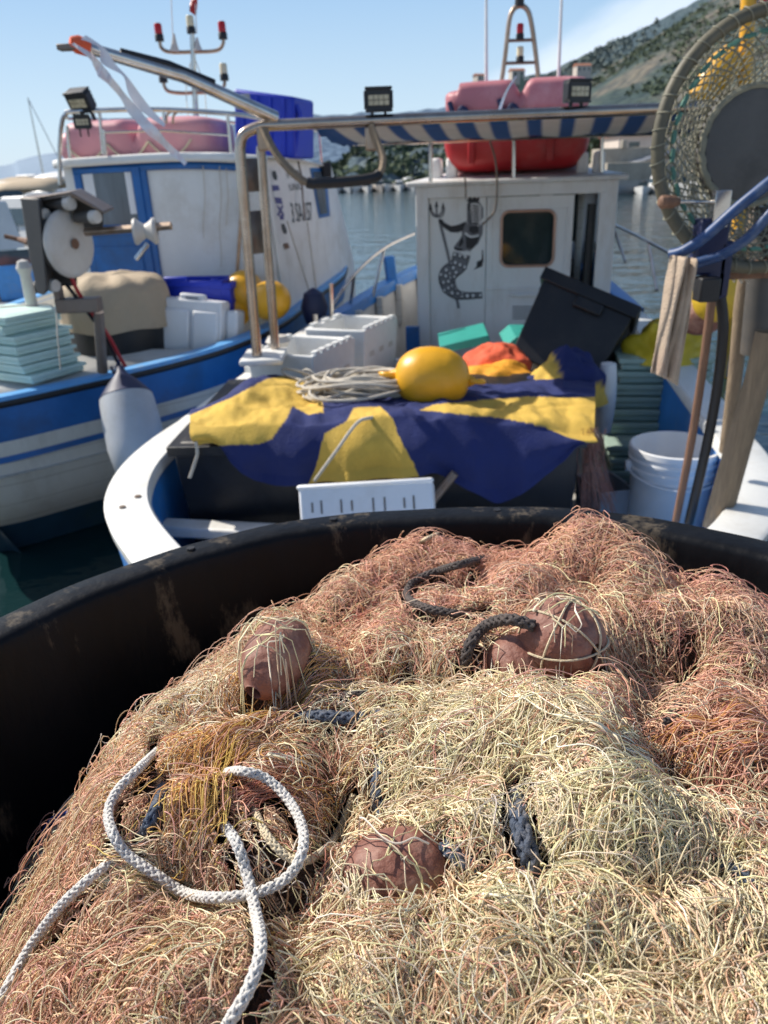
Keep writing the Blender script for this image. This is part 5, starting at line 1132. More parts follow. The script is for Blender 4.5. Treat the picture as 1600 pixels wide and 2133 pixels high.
# ================================================================== left boat
HL = Hull((-2.65, 3.11), math.radians(12), [(.92, 0), (.95, .12), (1.14, .36), (1.56, .70), (2.02, 1.08), (2.5, 1.28), (3.1, 1.37), (4.0, 1.36), (5.1, 1.33), (6.2, 1.05), (7.1, .55), (7.7, .08), (7.8, 0)], [(1.0, -1.05), (1.6, -1.03), (2.0, -1.0), (3.1, -.95), (4.0, -.90), (5.1, -.85), (6.2, -.72), (7.8, -.5)])
if HL.nn[30][1]*HL.ring[30][1] < 0: HL.sgn = -1
lb = thing('fishing_boat', 'blue banded white fishing boat at left with a blue wheelhouse door', 'fishing boat', HL.w(4, 0, 0))
m = MB(); HL.band(m, [(.0, -.035), (.02, -.25)]); m.build('sheer_strake', 'blue_paint', lb)
m = MB(); HL.band(m, [(.021, -.25), (.035, -.34)]); HL.band(m, [(.037, -.372), (.10, -.62), (.30, None, .22), (.32, None, .20)]); m.build('hull', 'hull_white', lb)
m = MB(); HL.band(m, [(.030, -.338), (.030, -.374)]); m.build('hull_stripe', 'blue_paint', lb)
m = MB(); HL.band(m, [(.32, None, .20), (.5, None, -.2)]); m.build('boot_top', 'boot_blue', lb)
m = MB(); HL.band(m, [(-.004, -.055), (-.012, -.045), (-.012, -.025), (-.004, -.015)]); m.build('rubbing_strip', 'rubber', lb)
m = MB(); HL.band(m, [(-.006, -.02), (-.006, 0.), (.0, .006), (.085, .006), (.09, -.05)]); m.build('gunwale_cap', 'light_blue', lb)
m = MB(); HL.band(m, [(.088, -.01), (.10, -.28), (.14, None, H-1.55)]); m.build('bulwark', 'hull_white', lb)
m = MB(); m.poly([HL.w(s, t*.92, H-1.5) for s, t in HL.ring]); m.build('deck', 'deck', lb)
pts = [(s, t) for s, t in HL.ring if s < 2.25]; pts.sort(key=lambda q_: q_[1])
m = MB(); m.poly([HL.w(s+.04, t*.96, HL.z(s)-.03) for s, t in pts]); m.build('stern_deck', 'deck', lb, thick=.03)
SL = 3.12; Tl = Matrix.Translation(HL.w(SL, 0, 0)) @ Matrix.Rotation(-HL.ang, 4, 'Z')
def lx(px, py, dy=0.): p = Tl.inverted() @ toplane(px, py, Tl @ V((0, dy, 0)), HL.a); return p.x, p.z
xL, _ = lx(140, 400); xR, _ = lx(556, 400); zr = lx(345, 326)[1]; xm = (xL+xR)/2; dpt = 2.3
zc = lambda x: zr - (.05 if x > xm else .012)*((x-xm)/((xR-xL)/2))**2
n1 = toplane(740, 545, HL.w(SL, 1.33, H), (HL.r+V((0, 0, .06))).normalized())
# wheelhouse: aft wall, port wall, leaning starboard panel, front
pn = (HL.r+V((0, 0, .06))).normalized(); po = HL.w(SL, 1.30, H-.9)
xRz = lambda z: 1.30-.06*(z-H+.9)
zTR = zc(xRz(H+.1))
wh = MB(); ks = 14
top = [(xL+(xRz(zTR)-xL)*i/ks) for i in range(ks+1)]; bot = [(xL+(xRz(H-1.5)-xL)*i/ks) for i in range(ks+1)]
wh.add([Tl @ V((x, 0, H-1.5)) for x in bot]+[Tl @ V((x, 0, zc(x))) for x in top], [(i, i+1, ks+2+i, ks+1+i) for i in range(ks)])
q1, q2, q3, q4 = Tl @ V((xRz(zTR), 0, zTR)), Tl @ V((xRz(H-1.5), 0, H-1.5)), toplane(738, 547, po, pn), toplane(690, 345, po, pn)
q3b = V((q3.x, q3.y, H-1.4))
wh.add([q2, q3b, q3], [(0, 1, 2)])
wh.add([q1, q2, q3, q4], [(0, 1, 2, 3)])
qe = [q4+HL.r*-1.35+V((0, 0, .0)), q3+HL.r*-1.6]; wh.add([q4, q3, qe[1], qe[0]], [(0, 1, 2, 3)])
pw = [Tl @ V((xL, 0, zc(xL)-.002)), Tl @ V((xL, 0, H-1.5)), qe[1], qe[0]]; wh.add(pw, [(0, 1, 2, 3)])
house = wh.build('wheelhouse', 'white_paint', lb, ang=25)
m = MB(); G = []                                        # cambered roof with a rounded edge
for j, (dy, ov, dz) in enumerate(((-.05, .035, -.035), (-.055, .04, -.01), (-.045, .04, .012), (.0, .035, .02), (.9, .02, .02), (1.75, -.02, -.0), (1.78, -.02, -.04))):
    G.append([Tl @ V((xL-ov+(xR-xL+2*ov)*i/ks-.0, dy*1.0, zc(xL+(xR-xL)*i/ks)+dz-.02*max(0, dy))) for i in range(ks+1)])
m.grid(G); m.build('roof', 'white_paint', lb, ang=50, thick=.012)
# door and blue trim
def lbox(m, px0, py0, px1, py1, y0, y1):
    x0, z1 = lx(px0, py0); x1, z0 = lx(px1, py1); xa, xb = min(x0, x1), max(x0, x1); za, zb_ = min(z0, z1), max(z0, z1); m.box(((xa+xb)/2, (y0+y1)/2, (za+zb_)/2), (xb-xa, y1-y0, zb_-za), Tl); return xa, xb, za, zb_
m = MB(); dx0, dx1, _, dz1 = lbox(m, 165, 352, 296, 368, -.03, .01); dzb = H-1.45
_, wz1_ = lx(180, 362); _, wz0_ = lx(180, 470); wxa, _ = lx(178, 400); wxb, _ = lx(284, 400)
m = MB(); m.box(((dx0+wxa)/2, -.02, (dzb+dz1)/2), (wxa-dx0, .03, dz1-dzb), Tl); m.box(((dx1+wxb)/2, -.02, (dzb+dz1)/2), (dx1-wxb, .03, dz1-dzb), Tl)
m.box(((wxa+wxb)/2, -.02, (dz1+wz1_)/2), (wxb-wxa, .029, dz1-wz1_), Tl); m.box(((wxa+wxb)/2, -.02, (dzb+wz0_)/2), (wxb-wxa, .029, wz0_-dzb), Tl)
m.box(((wxa+wxb)/2, -.038, wz0_-.06), (wxb-wxa+.10, .012, .03), Tl); m.box(((wxa+wxb)/2, -.037, wz0_-.40), (wxb-wxa-.02, .008, .50), Tl)
dr_ = m.build('door', 'blue_paint', house, bev=.004)
m = MB(); m.box(((wxa+wxb)/2, -.012, (wz0_+wz1_)/2), (wxb-wxa, .008, wz1_-wz0_), Tl); m.build('door_pane', 'curtain_glass', house)
for xx, w_ in ((wxa+.05, .085), (wxb-.035, .05)): m = MB(); m.box((xx, -.018, (wz0_+wz1_)/2+.04), (w_, .004, (wz1_-wz0_)*.82), Tl); m.build('curtain', 'plastic_white', house)
m = MB(); m.box(((dx0-.02), -.012, (dzb+dz1)/2), (.05, .022, dz1-dzb+.05), Tl); m.box((dx1+.02, -.012, (dzb+dz1)/2), (.05, .022, dz1-dzb+.05), Tl); m.build('door_frame', 'blue_paint', house, bev=.004)
m = MB(); xe = lx(506, 400)[0]; k_ = 10
for i in range(k_):
    xa = dx0-.045+(xe-dx0+.045)*i/k_; xb = dx0-.045+(xe-dx0+.045)*(i+1)/k_; 
    m.add([Tl @ V((xa, -.014, zc(xa)-.035)), Tl @ V((xb, -.014, zc(xb)-.035)), Tl @ V((xb, -.014, zc(xb)-.085)), Tl @ V((xa, -.014, zc(xa)-.085))], [(0, 1, 2, 3)])
m.build('trim_board', 'blue_paint', house, thick=.02)
m = MB(); m.tube(cr([Tl @ V((*[lx(510, 380)[0]], -.04, lx(510, 380)[1])), Tl @ V((lx(505, 480)[0], -.05, lx(505, 480)[1])), Tl @ V((lx(498, 590)[0], -.06, lx(498, 590)[1]))], 6), .014, 8); m.build('wall_pipe', 'rust_steel', house)
for px, y0, y1 in ((432, 345, 510), (466, 345, 580), (480, 350, 500)):
    m = MB(); m.tube(cr([Tl @ V((lx(px-4+2*math.sin(y*.05), y)[0], -.025, lx(px, y)[1])) for y in range(y0, y1, 30)], 4), .0035, 6); m.build('wall_cord', 'rope_grey', house)
# starboard panel: writing, flags, window, corner strip
pz_ = pn.cross(HL.a).normalized(); pz_ = pz_ if pz_.z > 0 else -pz_
def PF(px, py, off=.004): return toplane(px, py, po+pn*off, pn)
def quad(pl, m_, name, off=.004, par=house): m = MB(); m.poly([PF(a, b_, off) for a, b_ in pl]); return m.build(name, m_, par, fix=False)
m = MB(); m.tube([PF(551, 340, .01), PF(592, 640, .01)], .013, 8); m.build('corner_strip', 'white_paint', house)
quad([(563, 350), (584, 350), (600, 502), (583, 508)], 'boat_white', 'emblem_board', .003)
for a_, m_, nm in (([(568, 356), (574, 356), (578, 368), (577, 376), (571, 374), (567, 364)], 'black_decal', 'emblem_oval'), ([(567, 386), (580, 386), (583, 396), (569, 398)], 'navy_decal', 'flag_block'), ([(572, 411), (586, 412), (589, 425), (575, 424)], 'navy_decal', 'flag_block'),
                   ([(576, 428), (580, 428), (593, 448), (589, 450)], 'navy_decal', 'flag_cross'), ([(587, 428), (591, 428), (581, 450), (577, 448)], 'navy_decal', 'flag_cross'), ([(582, 448), (590, 448), (592, 457), (584, 458)], 'navy_decal', 'flag_block'), ([(586, 467), (592, 466), (598, 480), (597, 488), (591, 486), (587, 476)], 'black_decal', 'emblem_oval')): quad(a_, m_, nm, .006)
quad([(590, 508), (600, 506), (604, 516), (594, 520)], 'wood_brown', 'sticker', .006)
def ptext(txt, a, b_, c, nm):       # a: lower left, b: lower right, c: upper left
    A, B_, C_ = PF(*a, .006), PF(*b_, .006), PF(*c, .006); T = frame(A, B_-A, y=C_-A); text_mesh(txt, T, (B_-A).length, (C_-A).dot(T.to_3x3() @ V((0, 1, 0))), nm, 'black_decal', house)
ptext('MARI', (600, 371), (628, 369), (596, 355), 'name_lettering'); ptext('UNIO', (604, 397), (631, 395), (600, 383), 'name_lettering')
ptext('3 SA 157', (610, 464), (652, 459), (599, 423), 'registration_lettering')
quad([(646, 350), (679, 350), (688, 450), (665, 455)], 'blue_paint', 'window_frame', .006); quad([(652, 358), (674, 357), (683, 444), (668, 447)], 'curtain_glass', 'window_pane', .010)
m = MB(); m.box((0, 0, 0), (.08, .10, .12), Matrix.Translation(PF(681, 354, .05))); m.build('wing_lamp', 'rubber', house, bev=.01)
for a_, b_ in (((598, 460), (650, 625)), ((640, 462), (662, 630))): m = MB(); m.tube([PF(*a_, .05), PF(*b_, .10)], .006, 6); m.build('stay_wire', 'rope_grey', house)
m = MB(); m.tube([PF(621, 336, .05), PF(628, 365, .05), PF(634, 460, .05)], .008, 6); m.build('stay_wire', 'dull_metal', house)
# roof rail
Zt = lambda px, py, Y: at(px, py, Y)
Yr = 6.05; Yb = 7.3
m = MB(); m.tube(cr([at(126, 385, Yr), at(124, 320, Yr), at(128, 262, Yr), at(136, 240, Yr), at(160, 232, Yr), at(330, 228, Yr), at(492, 238, Yr), at(560, 250, Yr)], 5), .016, 8); m.build('roof_rail', 'steel', lb)
m = MB(); m.tube([at(140, 246, Yr), at(232, 250, Yb), at(380, 246, Yb), at(560, 262, Yb), at(664, 272, Yb)], .012, 8); m.build('roof_rail', 'steel', lb)
m = MB(); m.tube([at(210, 276, Yr), at(340, 272, Yr), at(480, 282, Yr)], .009, 6); m.build('roof_rail', 'steel', lb)
for px, y0, y1, Y in ((207, 232, 322, Yr), (216, 270, 322, Yr), (340, 229, 252, Yr), (474, 237, 330, Yr), (140, 262, 330, Yr), (616, 268, 338, 6.9), (664, 272, 338, 7.2), (230, 250, 330, Yb), (380, 246, 330, Yb)):
    m = MB(); m.tube([at(px, y0, Y), at(px+.09*(y1-y0), y1, Y)], .012, 8); m.build('rail_post', 'steel', lb)
flood(168, 208, Yr, -.35, lb, 1.35, .5); flood(172, 254, Yr+.05, .2, lb, .9)
for px in (352, 366): m = MB(); m.tube(cr([at(px-6, 258, 6.3), at(px-4, 240, 6.3), at(px+6, 232, 6.3), at(px+14, 234, 6.3)], 4), .010, 6); m.build('vent_pipe', 'rust_steel', lb)
# mast with lamps
Yq = 7.0
m = MB(); m.tube([at(409, 262, Yq), at(405, 180, Yq), at(400, 70, Yq)], [.024, .022, .018], 10); ml = m.build('light_mast', 'steel', lb)
m = MB(); m.tube(cr([at(333, 84, Yq), at(335, 97, Yq), at(345, 106, Yq), at(365, 109, Yq), at(402, 108, Yq), at(440, 107, Yq), at(458, 102, Yq), at(465, 90, Yq), at(465, 80, Yq)], 5), .014, 8); m.build('mast_arm', 'rust_steel', ml)
m = MB(); m.tube(cr([at(341, 172, Yq), at(344, 183, Yq), at(354, 191, Yq), at(380, 194, Yq), at(406, 193, Yq), at(440, 192, Yq), at(458, 188, Yq), at(467, 178, Yq), at(468, 168, Yq)], 5), .014, 8); m.build('mast_arm', 'rust_steel', ml)
for px, py, c_ in ((333, 86, 'red_lamp'), (465, 82, 'red_lamp'), (399, 70, 'cream_lamp'), (341, 172, 'red_lamp'), (468, 168, 'cream_lamp')): lamp(at(px, py, Yq), ml, c_, 1.15)
for px, y0, y1 in ((364, 108, 70), (412, 106, 78)): m = MB(); a_, b_ = at(px, y0, Yq), at(px-2, y1, Yq); m.tube([a_, a_.lerp(b_, .5), b_], [.04, .02, .008], 8); m.build('mast_horn', 'pvc_white', ml)
for px, y0, x1 in ((360, 72, 350), (410, 70, 398)): m = MB(); m.tube([at(px, y0, Yq), at(x1, -160, Yq)], .0045, 5); m.build('aerial', 'boat_white', ml)
m = MB(); G = [[at(398+i*3+2*math.sin(j), -40+j*13+i*2, Yq)+V((0, .03*math.sin(i+j), 0)) for i in range(5)] for j in range(6)]; m.grid(G); m.build('red_pennant', 'red_plastic', ml, fix=False)
for px in (388, 425): m = MB(); m.tube(cr([at(402, 112, Yq), at(px, 180, Yq), at(px+6, 262, 6.6)], 6), .0035, 5); m.build('mast_cable', 'rope_grey', ml)
# pink raft on the roof
pk = at(308, 288, 6.75); ps = 6.75/1560; Trl = Matrix.Translation((pk.x, pk.y, pk.z-.02)) @ Matrix.Rotation(-HL.ang, 4, 'Z')
r3 = raft('life_float', 'pale_pink', Trl, 1.28, .7, .30, True, 'long faded pink life float behind the rail on the left boat roof')
for i in range(3):
    x0 = -.5+.34*i; m = MB(); m.tube(cr([Trl @ V((x0, -.36, -.02)), Trl @ V((x0+.09, -.375, -.10)), Trl @ V((x0+.17, -.375, -.125)), Trl @ V((x0+.26, -.375, -.10)), Trl @ V((x0+.34, -.36, -.02))], 5), .008, 6); m.build('grab_line', 'rope_beige', r3)
# blue box on the roof
a_, b_, c_, d_ = at(486, 184, 6.5), at(612, 201, 6.35), at(614, 330, 6.35), at(490, 330, 6.5); e_ = V((.12, .42, 0))
bb = thing('blue_bin', 'tall royal blue plastic bin standing on the left boat roof', 'bin', d_)
m = MB(); m.add([a_, b_, c_, d_]+[p+e_ for p in (a_, b_, c_, d_)], [(0, 1, 2, 3), (7, 6, 5, 4), (0, 4, 5, 1), (1, 5, 6, 2), (2, 6, 7, 3), (3, 7, 4, 0)]); m.build('bin_body', 'royal_blue', bb, bev=.02)
m = MB()
for t in (.16, .40, .62, .84): p0 = d_.lerp(c_, t); p1 = a_.lerp(b_, t); m.tube([p0.lerp(p1, .06)+V((0, -.004, 0)), p0.lerp(p1, .94)+V((0, -.004, 0))], .012, 6); m.build('bin_rib', 'royal_blue', bb); m = MB()
m = MB(); pa, pb = b_.lerp(c_, .13), b_.lerp(c_, .22); m.tube([b_+V((.01, .05, -.05)), pb+V((.04, .05, -.02)), c_+V((.0, .05, .04))], .022, 8); m.build('bin_lip', 'royal_blue', bb)
m = MB(); m.box((0, 0, 0), (.115, .02, .10), Matrix.Translation(at(506, 212, 6.36))); tag(m.build('bin_plate', 'boat_grey', bb, bev=.01), None, None)
# net winch on the gunwale
gb_ = at(205, 772, 4.5); Y4 = 4.38
wn = thing('net_winch', 'grey net winch with a white wheel and rollers on the left boat gunwale', 'winch', gb_)
def wb(m, px0, py0, px1, py1, dpth, y=Y4): a, b2 = at(px0, py0, y), at(px1, py1, y); m.box(((a.x+b2.x)/2, y, (a.z+b2.z)/2), (abs(b2.x-a.x), dpth, abs(a.z-b2.z)), None)
m = MB(); m.tube([at(214, 775, 4.5), at(205, 650, 4.45)], .030, 12); m.build('winch_post', 'dull_metal', wn)
m = MB(); wb(m, 118, 622, 212, 648, .09); wb(m, 112, 590, 134, 640, .08); m.build('winch_arm', 'dull_metal', wn, bev=.006)
yaw = 1.17; wc = at(138, 508, Y4); Tw = Matrix.Translation(wc) @ Matrix.Rotation(yaw, 4, 'Z')
R90 = Matrix.Rotation(PI/2, 4, 'X')
m = MB(); P = [at(42, 412, Y4-.10), at(80, 414, Y4-.16), at(98, 600, Y4-.16), at(92, 615, Y4-.16), at(78, 612, Y4-.12), at(62, 540, Y4-.10)]
m.add(P+[p+V((-.05, .22, 0)) for p in P], [tuple(range(6)), tuple(range(11, 5, -1))]+[(i, (i+1) % 6, 6+(i+1) % 6, 6+i) for i in range(6)]); m.build('winch_plate', 'grey_paint', wn, bev=.006)
m = MB(); P = [at(42, 411, Y4), at(76, 411, Y4-.06), at(146, 399, Y4-.08), at(216, 440, Y4-.06), at(216, 446, Y4-.06), at(146, 408, Y4-.08), at(78, 420, Y4-.06), at(42, 419, Y4)]
m.add(P+[p+V((-.02, .24, .012)) for p in P], [tuple(range(8)), tuple(range(15, 7, -1))]+[(i, (i+1) % 8, 8+(i+1) % 8, 8+i) for i in range(8)]); m.build('winch_hood', 'dull_metal', wn, bev=.003)
m = MB(); P = [at(80, 420, Y4), at(146, 408, Y4), at(205, 446, Y4), at(205, 478, Y4), at(150, 480, Y4), at(150, 600, Y4), at(96, 600, Y4)]; P = [p+V((0, .08, 0)) for p in P]
m.add(P+[p+V((-.01, .02, 0)) for p in P], [tuple(range(7)), tuple(range(13, 6, -1))]+[(i, (i+1) % 7, 7+(i+1) % 7, 7+i) for i in range(7)]); m.build('winch_backplate', 'grey_paint', wn)
m = MB(); m.lathe([(0, .055), (.03, .052), (.15, .045), (.170, .034), (.176, .02), (.170, .008), (0, .006)], Tw @ R90, 40); wl = m.build('winch_wheel', 'pvc_white', wn); m = MB(); m.lathe([(0, .004), (.15, .004), (.165, -.02), (.15, -.05), (0, -.05)], Tw @ R90, 36); m.build('wheel_drum', 'grey_paint', wn)
m = MB(); m.lathe([(.014, .05), (.024, .056), (.028, .064), (.0, .066)], Tw @ R90, 14); m.build('wheel_bolt', 'wood_brown', wl)
for px, py, r_, ln in ((92, 447, .032, .10), (145, 424, .034, .22), (198, 452, .034, .14), (112, 595, .034, .12)):
    p = at(px, py, Y4-.06); T = Matrix.Translation(p) @ Matrix.Rotation(yaw*.9, 4, 'Z') @ R90; m = MB(); m.lathe([(0, .02), (r_*.3, .022), (r_*.92, .018), (r_, .008), (r_, -.02), (0, -.02)], T, 18); ro = m.build('roller', 'pvc_white', wn); m = MB(); m.lathe([(0, -.021), (r_*.9, -.021), (r_*.9, -ln), (0, -ln)], T, 18); m.build('roller_body', 'grey_paint', ro)
m = MB(); a_, b_ = at(176, 484, Y4), at(358, 470, Y4-.05); m.tube([a_, a_.lerp(b_, .5), b_], .022, 4); m.build('side_arm', 'rust_steel', wn, bev=.004)
sp_ = at(303, 482, Y4-.05); T = Matrix.Translation(sp_) @ Matrix.Rotation(.12, 4, 'Z') @ Matrix.Rotation(PI/2, 4, 'Y')
m = MB(); m.lathe([(.02, -.062), (.064, -.058), (.068, -.045), (.05, -.025), (.034, 0), (.05, .025), (.068, .045), (.064, .058), (.02, .062)], T, 24); m.build('spool', 'pvc_white', wn)
m = MB(); m.tube([at(308, 508, Y4-.09), at(284, 540, Y4-.09)], .014, 8); m.build('crank_handle', 'steel', wn)
m = MB(); m.tube([at(10, 492, Y4), at(44, 500, Y4)], .012, 8); m.lathe([(0, -.02), (.02, 0), (0, .03)], Matrix.Translation(at(58, 505, Y4-.05)), 10); m.tube([at(40, 499, Y4), at(62, 505, Y4-.06)], [.014, .02], 8); m.build('control_lever', 'wood_brown', wn)
tubeM('hydraulic_hose', [at(148, 572, Y4), at(165, 612, Y4), at(220, 690, 4.5), at(248, 740, 4.6), at(262, 765, 4.6)], .011, 'red_plastic', wn); tubeM('hydraulic_hose', [at(138, 592, Y4), at(158, 618, Y4), at(212, 690, 4.52), at(240, 745, 4.6), at(255, 770, 4.6)], .011, 'rubber', wn)
# mint foam boxes on the stern deck
rs = random.Random(2); gm = 'stacked mint green foam boxes'; base = at(78, 790, 4.5); zb0 = H-1.06+.035
names = ['bottom', 'second lowest', 'third lowest', 'middle', 'fifth from below', 'sixth from below', 'topmost']
zt0 = at(78, 655, 4.4).z; hh = (zt0-zb0)/7
for i in range(7):
    T = Matrix.Translation((base.x-.10+rs.gauss(0, .012)+(.0 if i < 5 else -.03), base.y+.12+rs.gauss(0, .012), zb0+hh*i)) @ Matrix.Rotation(-.52+rs.gauss(0, .03), 4, 'Z')
    lidbox(T, .50-.004*i, .40, hh*.97, f'mint green foam box with lid, {names[i]} of the mint stack', gm, 'mint_foam')
m = MB(); m.tube(cr([at(0, 640, 4.2), at(60, 636, 4.15), at(112, 640, 4.18), at(120, 700, 4.1), at(126, 770, 4.12)], 6), .004, 5); tag(m.build('box_string', 'rope_grey'), 'thin string tied round the mint foam boxes', 'string')
# covered bin, canister, crates, buoys
cbp = at(240, 640, 5.35); rC = .35; topz = at(240, 588, 5.2).z; cvr = thing('covered_bin', 'black round bin under a sagging beige tarpaulin on the left boat', 'bin', (cbp.x, cbp.y, H-1.5))
T = Matrix.Translation((cbp.x, cbp.y, 0)); m = MB(); zk = at(240, 695, 5.0).z
m.lathe([(0, H-1.5), (rC*.9, H-1.5), (rC*.97, zk+.06)], T, 40); m.build('bin_body', 'black_crate', cvr)
G = []
for i in range(65):
    a = 2*PI*i/64; row = []
    for r_, z_ in ((0, topz+.03), (.12, topz+.04), (.22, topz+.035), (.31, topz+.01), (rC, topz-.03), (rC+.015, topz-.10), (rC+.02, (topz+zk)/2), (rC+.012, zk+.06), (rC+.015, zk)):
        k_ = .012*math.sin(7*a+z_*9)+.008*math.sin(17*a); top_ = r_ < rC-.01; row.append(T @ V((r_*math.cos(a)*(1+(k_ if not top_ else 0)), r_*math.sin(a)*(1+(k_ if not top_ else 0)), z_+(mnoise.noise(V((r_*9*math.cos(a), r_*9*math.sin(a), 0)))*.05 if top_ else .01*math.sin(5*a)))))
    G.append(row)
m = MB(); m.grid(G); m.build('tarpaulin', 'tarp_beige', cvr, ang=180, fix=False, sub=1)
a_, b_ = at(334, 618, 5.32), at(462, 630, 5.27); T = frame(a_, b_-a_, z=(0, .12, 1)); w_ = (b_-a_).length; hC = .52
can = thing('white_crate', 'white plastic crate on end with a grip slot, behind the blue gunwale', 'crate', a_-V((0, 0, hC)))
m = MB(); m.box((w_/2, .10, -hC/2), (w_, .20, hC), T); m.box((w_*.27, -.012, -hC/2-.03), (w_*.44, .03, hC*.86), T); m.box((w_*.75, -.012, -hC/2-.03), (w_*.42, .03, hC*.86), T); m.box((w_*.5, .05, .012), (w_*.42, .06, .05), T); m.box((w_+.04, .20, -hC/2-.03), (.08, .20, hC*.9), T); m.build('crate_body', 'plastic_white', can, bev=.018)
m = MB(); m.box((w_*.5, .018, .012), (w_*.20, .012, .018), T); m.build('grip_slot', 'boat_grey', can)
gB = 'royal blue crates on the left boat'
for i, (px, py, Y, w2, lab) in enumerate(((405, 598, 5.62, .44, 'low royal blue plastic crate against the white wheelhouse wall'), (462, 604, 5.55, .14, 'narrow dark blue crate end beside the yellow buoys'))):
    p = at(px, py, Y); T = Matrix.Translation((p.x-w2/2, p.y-.02, p.z-.25)) @ Matrix.Rotation(-.21, 4, 'Z'); b3 = thing('blue_crate', lab, 'crate', T @ V((0, 0, 0)), gB); m = MB(); openbox(m, T, w2, .28, 0, .30, .02, .015, .012); m.build('crate_body', 'royal_blue', b3, bev=.008)
    m = MB(); m.box((w2*.25, .0, .31), (w2*.4, .03, .04), T); m.build('crate_handle', 'royal_blue', b3, bev=.01)
for px, py, Y, r_, ax, lab in ((486, 646, 5.68, .122, (1, .2, .1), 'ribbed yellow buoy lowest, next to the white crate'), (508, 606, 5.72, .14, (.3, 1, .3), 'yellow buoy behind the steel arch, against the wheelhouse'), (563, 626, 5.55, .135, (1, -.3, .2), 'yellow buoy rightmost of three, by the wheelhouse corner')):
    bo = buoy('yellow_buoy', at(px, py, Y), r_*1.05, r_, ax, 'yellow_buoy', lab, lug=False, group='yellow buoys on the left boat')
for k_ in range(0): pass
# fender between the boats
f0, f1 = at(262, 822, 4.25), at(300, 1000, 4.0); ax = (f1-f0); T = frame(f0, ax, y=(0, 1, 0)) @ Matrix.Rotation(PI/2, 4, 'Y'); Lf = ax.length
fd = thing('boat_fender', 'grey white fender with a navy top hanging between the two boats', 'fender', f0)
m = MB(); m.lathe([(.145, .03*Lf), (.150, .10*Lf), (.158, .3*Lf), (.158, .6*Lf), (.14, .85*Lf), (.09, .97*Lf), (0, Lf)], T, 28); m.build('fender_body', 'fender_grey', fd)
m = MB(); m.lathe([(0, -.17), (.02, -.165), (.03, -.13), (.10, -.05), (.147, .028*Lf), (.14, .05*Lf)], T, 28); m.build('fender_cap', 'navy', fd)
m = MB(); m.tube(cr([T @ V((0, 0, -.2)), at(240, 778, 4.45), at(232, 765, 4.55)], 5), .010, 6); m.tube(cr([T @ V((0, 0, -.2)), at(250, 775, 4.45), at(240, 764, 4.6)], 5), .008, 6); m.build('fender_rope', 'navy', fd)
p = at(655, 640, 5.7); m = MB(); m.lathe([(0, -.13), (.07, -.11), (.10, 0), (.07, .10), (.02, .13), (0, .14)], Matrix.Translation(p), 18); tag(m.build('dark_fender', 'navy'), 'round navy fender hanging under the left boat lettering', 'fender')
m = MB(); m.tube([at(150, 560, 5.6), at(60, 600, 5.2)], .001, 4); 
p = at(58, 595, 4.75); m = MB(); m.lathe([(0, -.16), (.035, -.15), (.03, .06), (.045, .10), (.03, .14), (0, .15)], Matrix.Translation(p), 14); tag(m.build('stern_post', 'pvc_white'), 'short cream mooring post behind the net winch', 'post')
# ================================================================== hills, shore, harbour
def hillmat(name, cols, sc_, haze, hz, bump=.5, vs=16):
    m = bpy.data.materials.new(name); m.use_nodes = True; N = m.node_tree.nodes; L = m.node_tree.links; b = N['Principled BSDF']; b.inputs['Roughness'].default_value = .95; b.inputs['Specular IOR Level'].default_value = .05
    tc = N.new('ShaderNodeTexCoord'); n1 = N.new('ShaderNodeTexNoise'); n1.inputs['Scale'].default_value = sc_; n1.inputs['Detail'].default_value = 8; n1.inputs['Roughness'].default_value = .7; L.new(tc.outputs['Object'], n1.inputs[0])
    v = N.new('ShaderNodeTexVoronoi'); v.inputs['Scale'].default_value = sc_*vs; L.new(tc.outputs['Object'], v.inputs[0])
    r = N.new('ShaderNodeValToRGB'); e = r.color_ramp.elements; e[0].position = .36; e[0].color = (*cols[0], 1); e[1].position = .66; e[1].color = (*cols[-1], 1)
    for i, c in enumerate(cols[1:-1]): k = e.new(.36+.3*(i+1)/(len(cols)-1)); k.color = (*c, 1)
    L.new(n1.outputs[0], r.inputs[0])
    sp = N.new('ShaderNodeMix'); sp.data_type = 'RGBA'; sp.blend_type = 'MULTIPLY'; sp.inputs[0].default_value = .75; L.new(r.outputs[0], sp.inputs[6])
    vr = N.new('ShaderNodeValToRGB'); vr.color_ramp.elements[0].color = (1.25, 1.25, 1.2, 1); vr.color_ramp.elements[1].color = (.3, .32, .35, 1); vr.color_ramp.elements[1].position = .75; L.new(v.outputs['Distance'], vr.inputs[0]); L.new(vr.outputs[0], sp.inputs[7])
    hx = N.new('ShaderNodeMix'); hx.data_type = 'RGBA'; hx.inputs[0].default_value = hz; L.new(sp.outputs[2], hx.inputs[6]); hx.inputs[7].default_value = (*haze, 1); L.new(hx.outputs[2], b.inputs['Base Color'])  # distance haze painted in: flat bluish tint mixed into the base colour
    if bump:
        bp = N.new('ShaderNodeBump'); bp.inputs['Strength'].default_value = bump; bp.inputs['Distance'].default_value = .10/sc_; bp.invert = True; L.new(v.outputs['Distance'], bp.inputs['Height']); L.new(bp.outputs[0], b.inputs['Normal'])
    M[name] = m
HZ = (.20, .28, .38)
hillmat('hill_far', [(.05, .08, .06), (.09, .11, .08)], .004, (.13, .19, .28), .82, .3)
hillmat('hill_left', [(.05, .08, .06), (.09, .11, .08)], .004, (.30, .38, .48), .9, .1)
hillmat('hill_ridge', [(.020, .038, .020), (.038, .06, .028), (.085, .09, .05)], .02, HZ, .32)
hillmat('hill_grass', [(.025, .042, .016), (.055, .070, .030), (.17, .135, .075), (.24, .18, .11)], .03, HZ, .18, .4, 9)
hillmat('hill_wood', [(.016, .03, .014), (.03, .05, .02), (.07, .075, .04), (.14, .11, .08)], .035, HZ, .34)
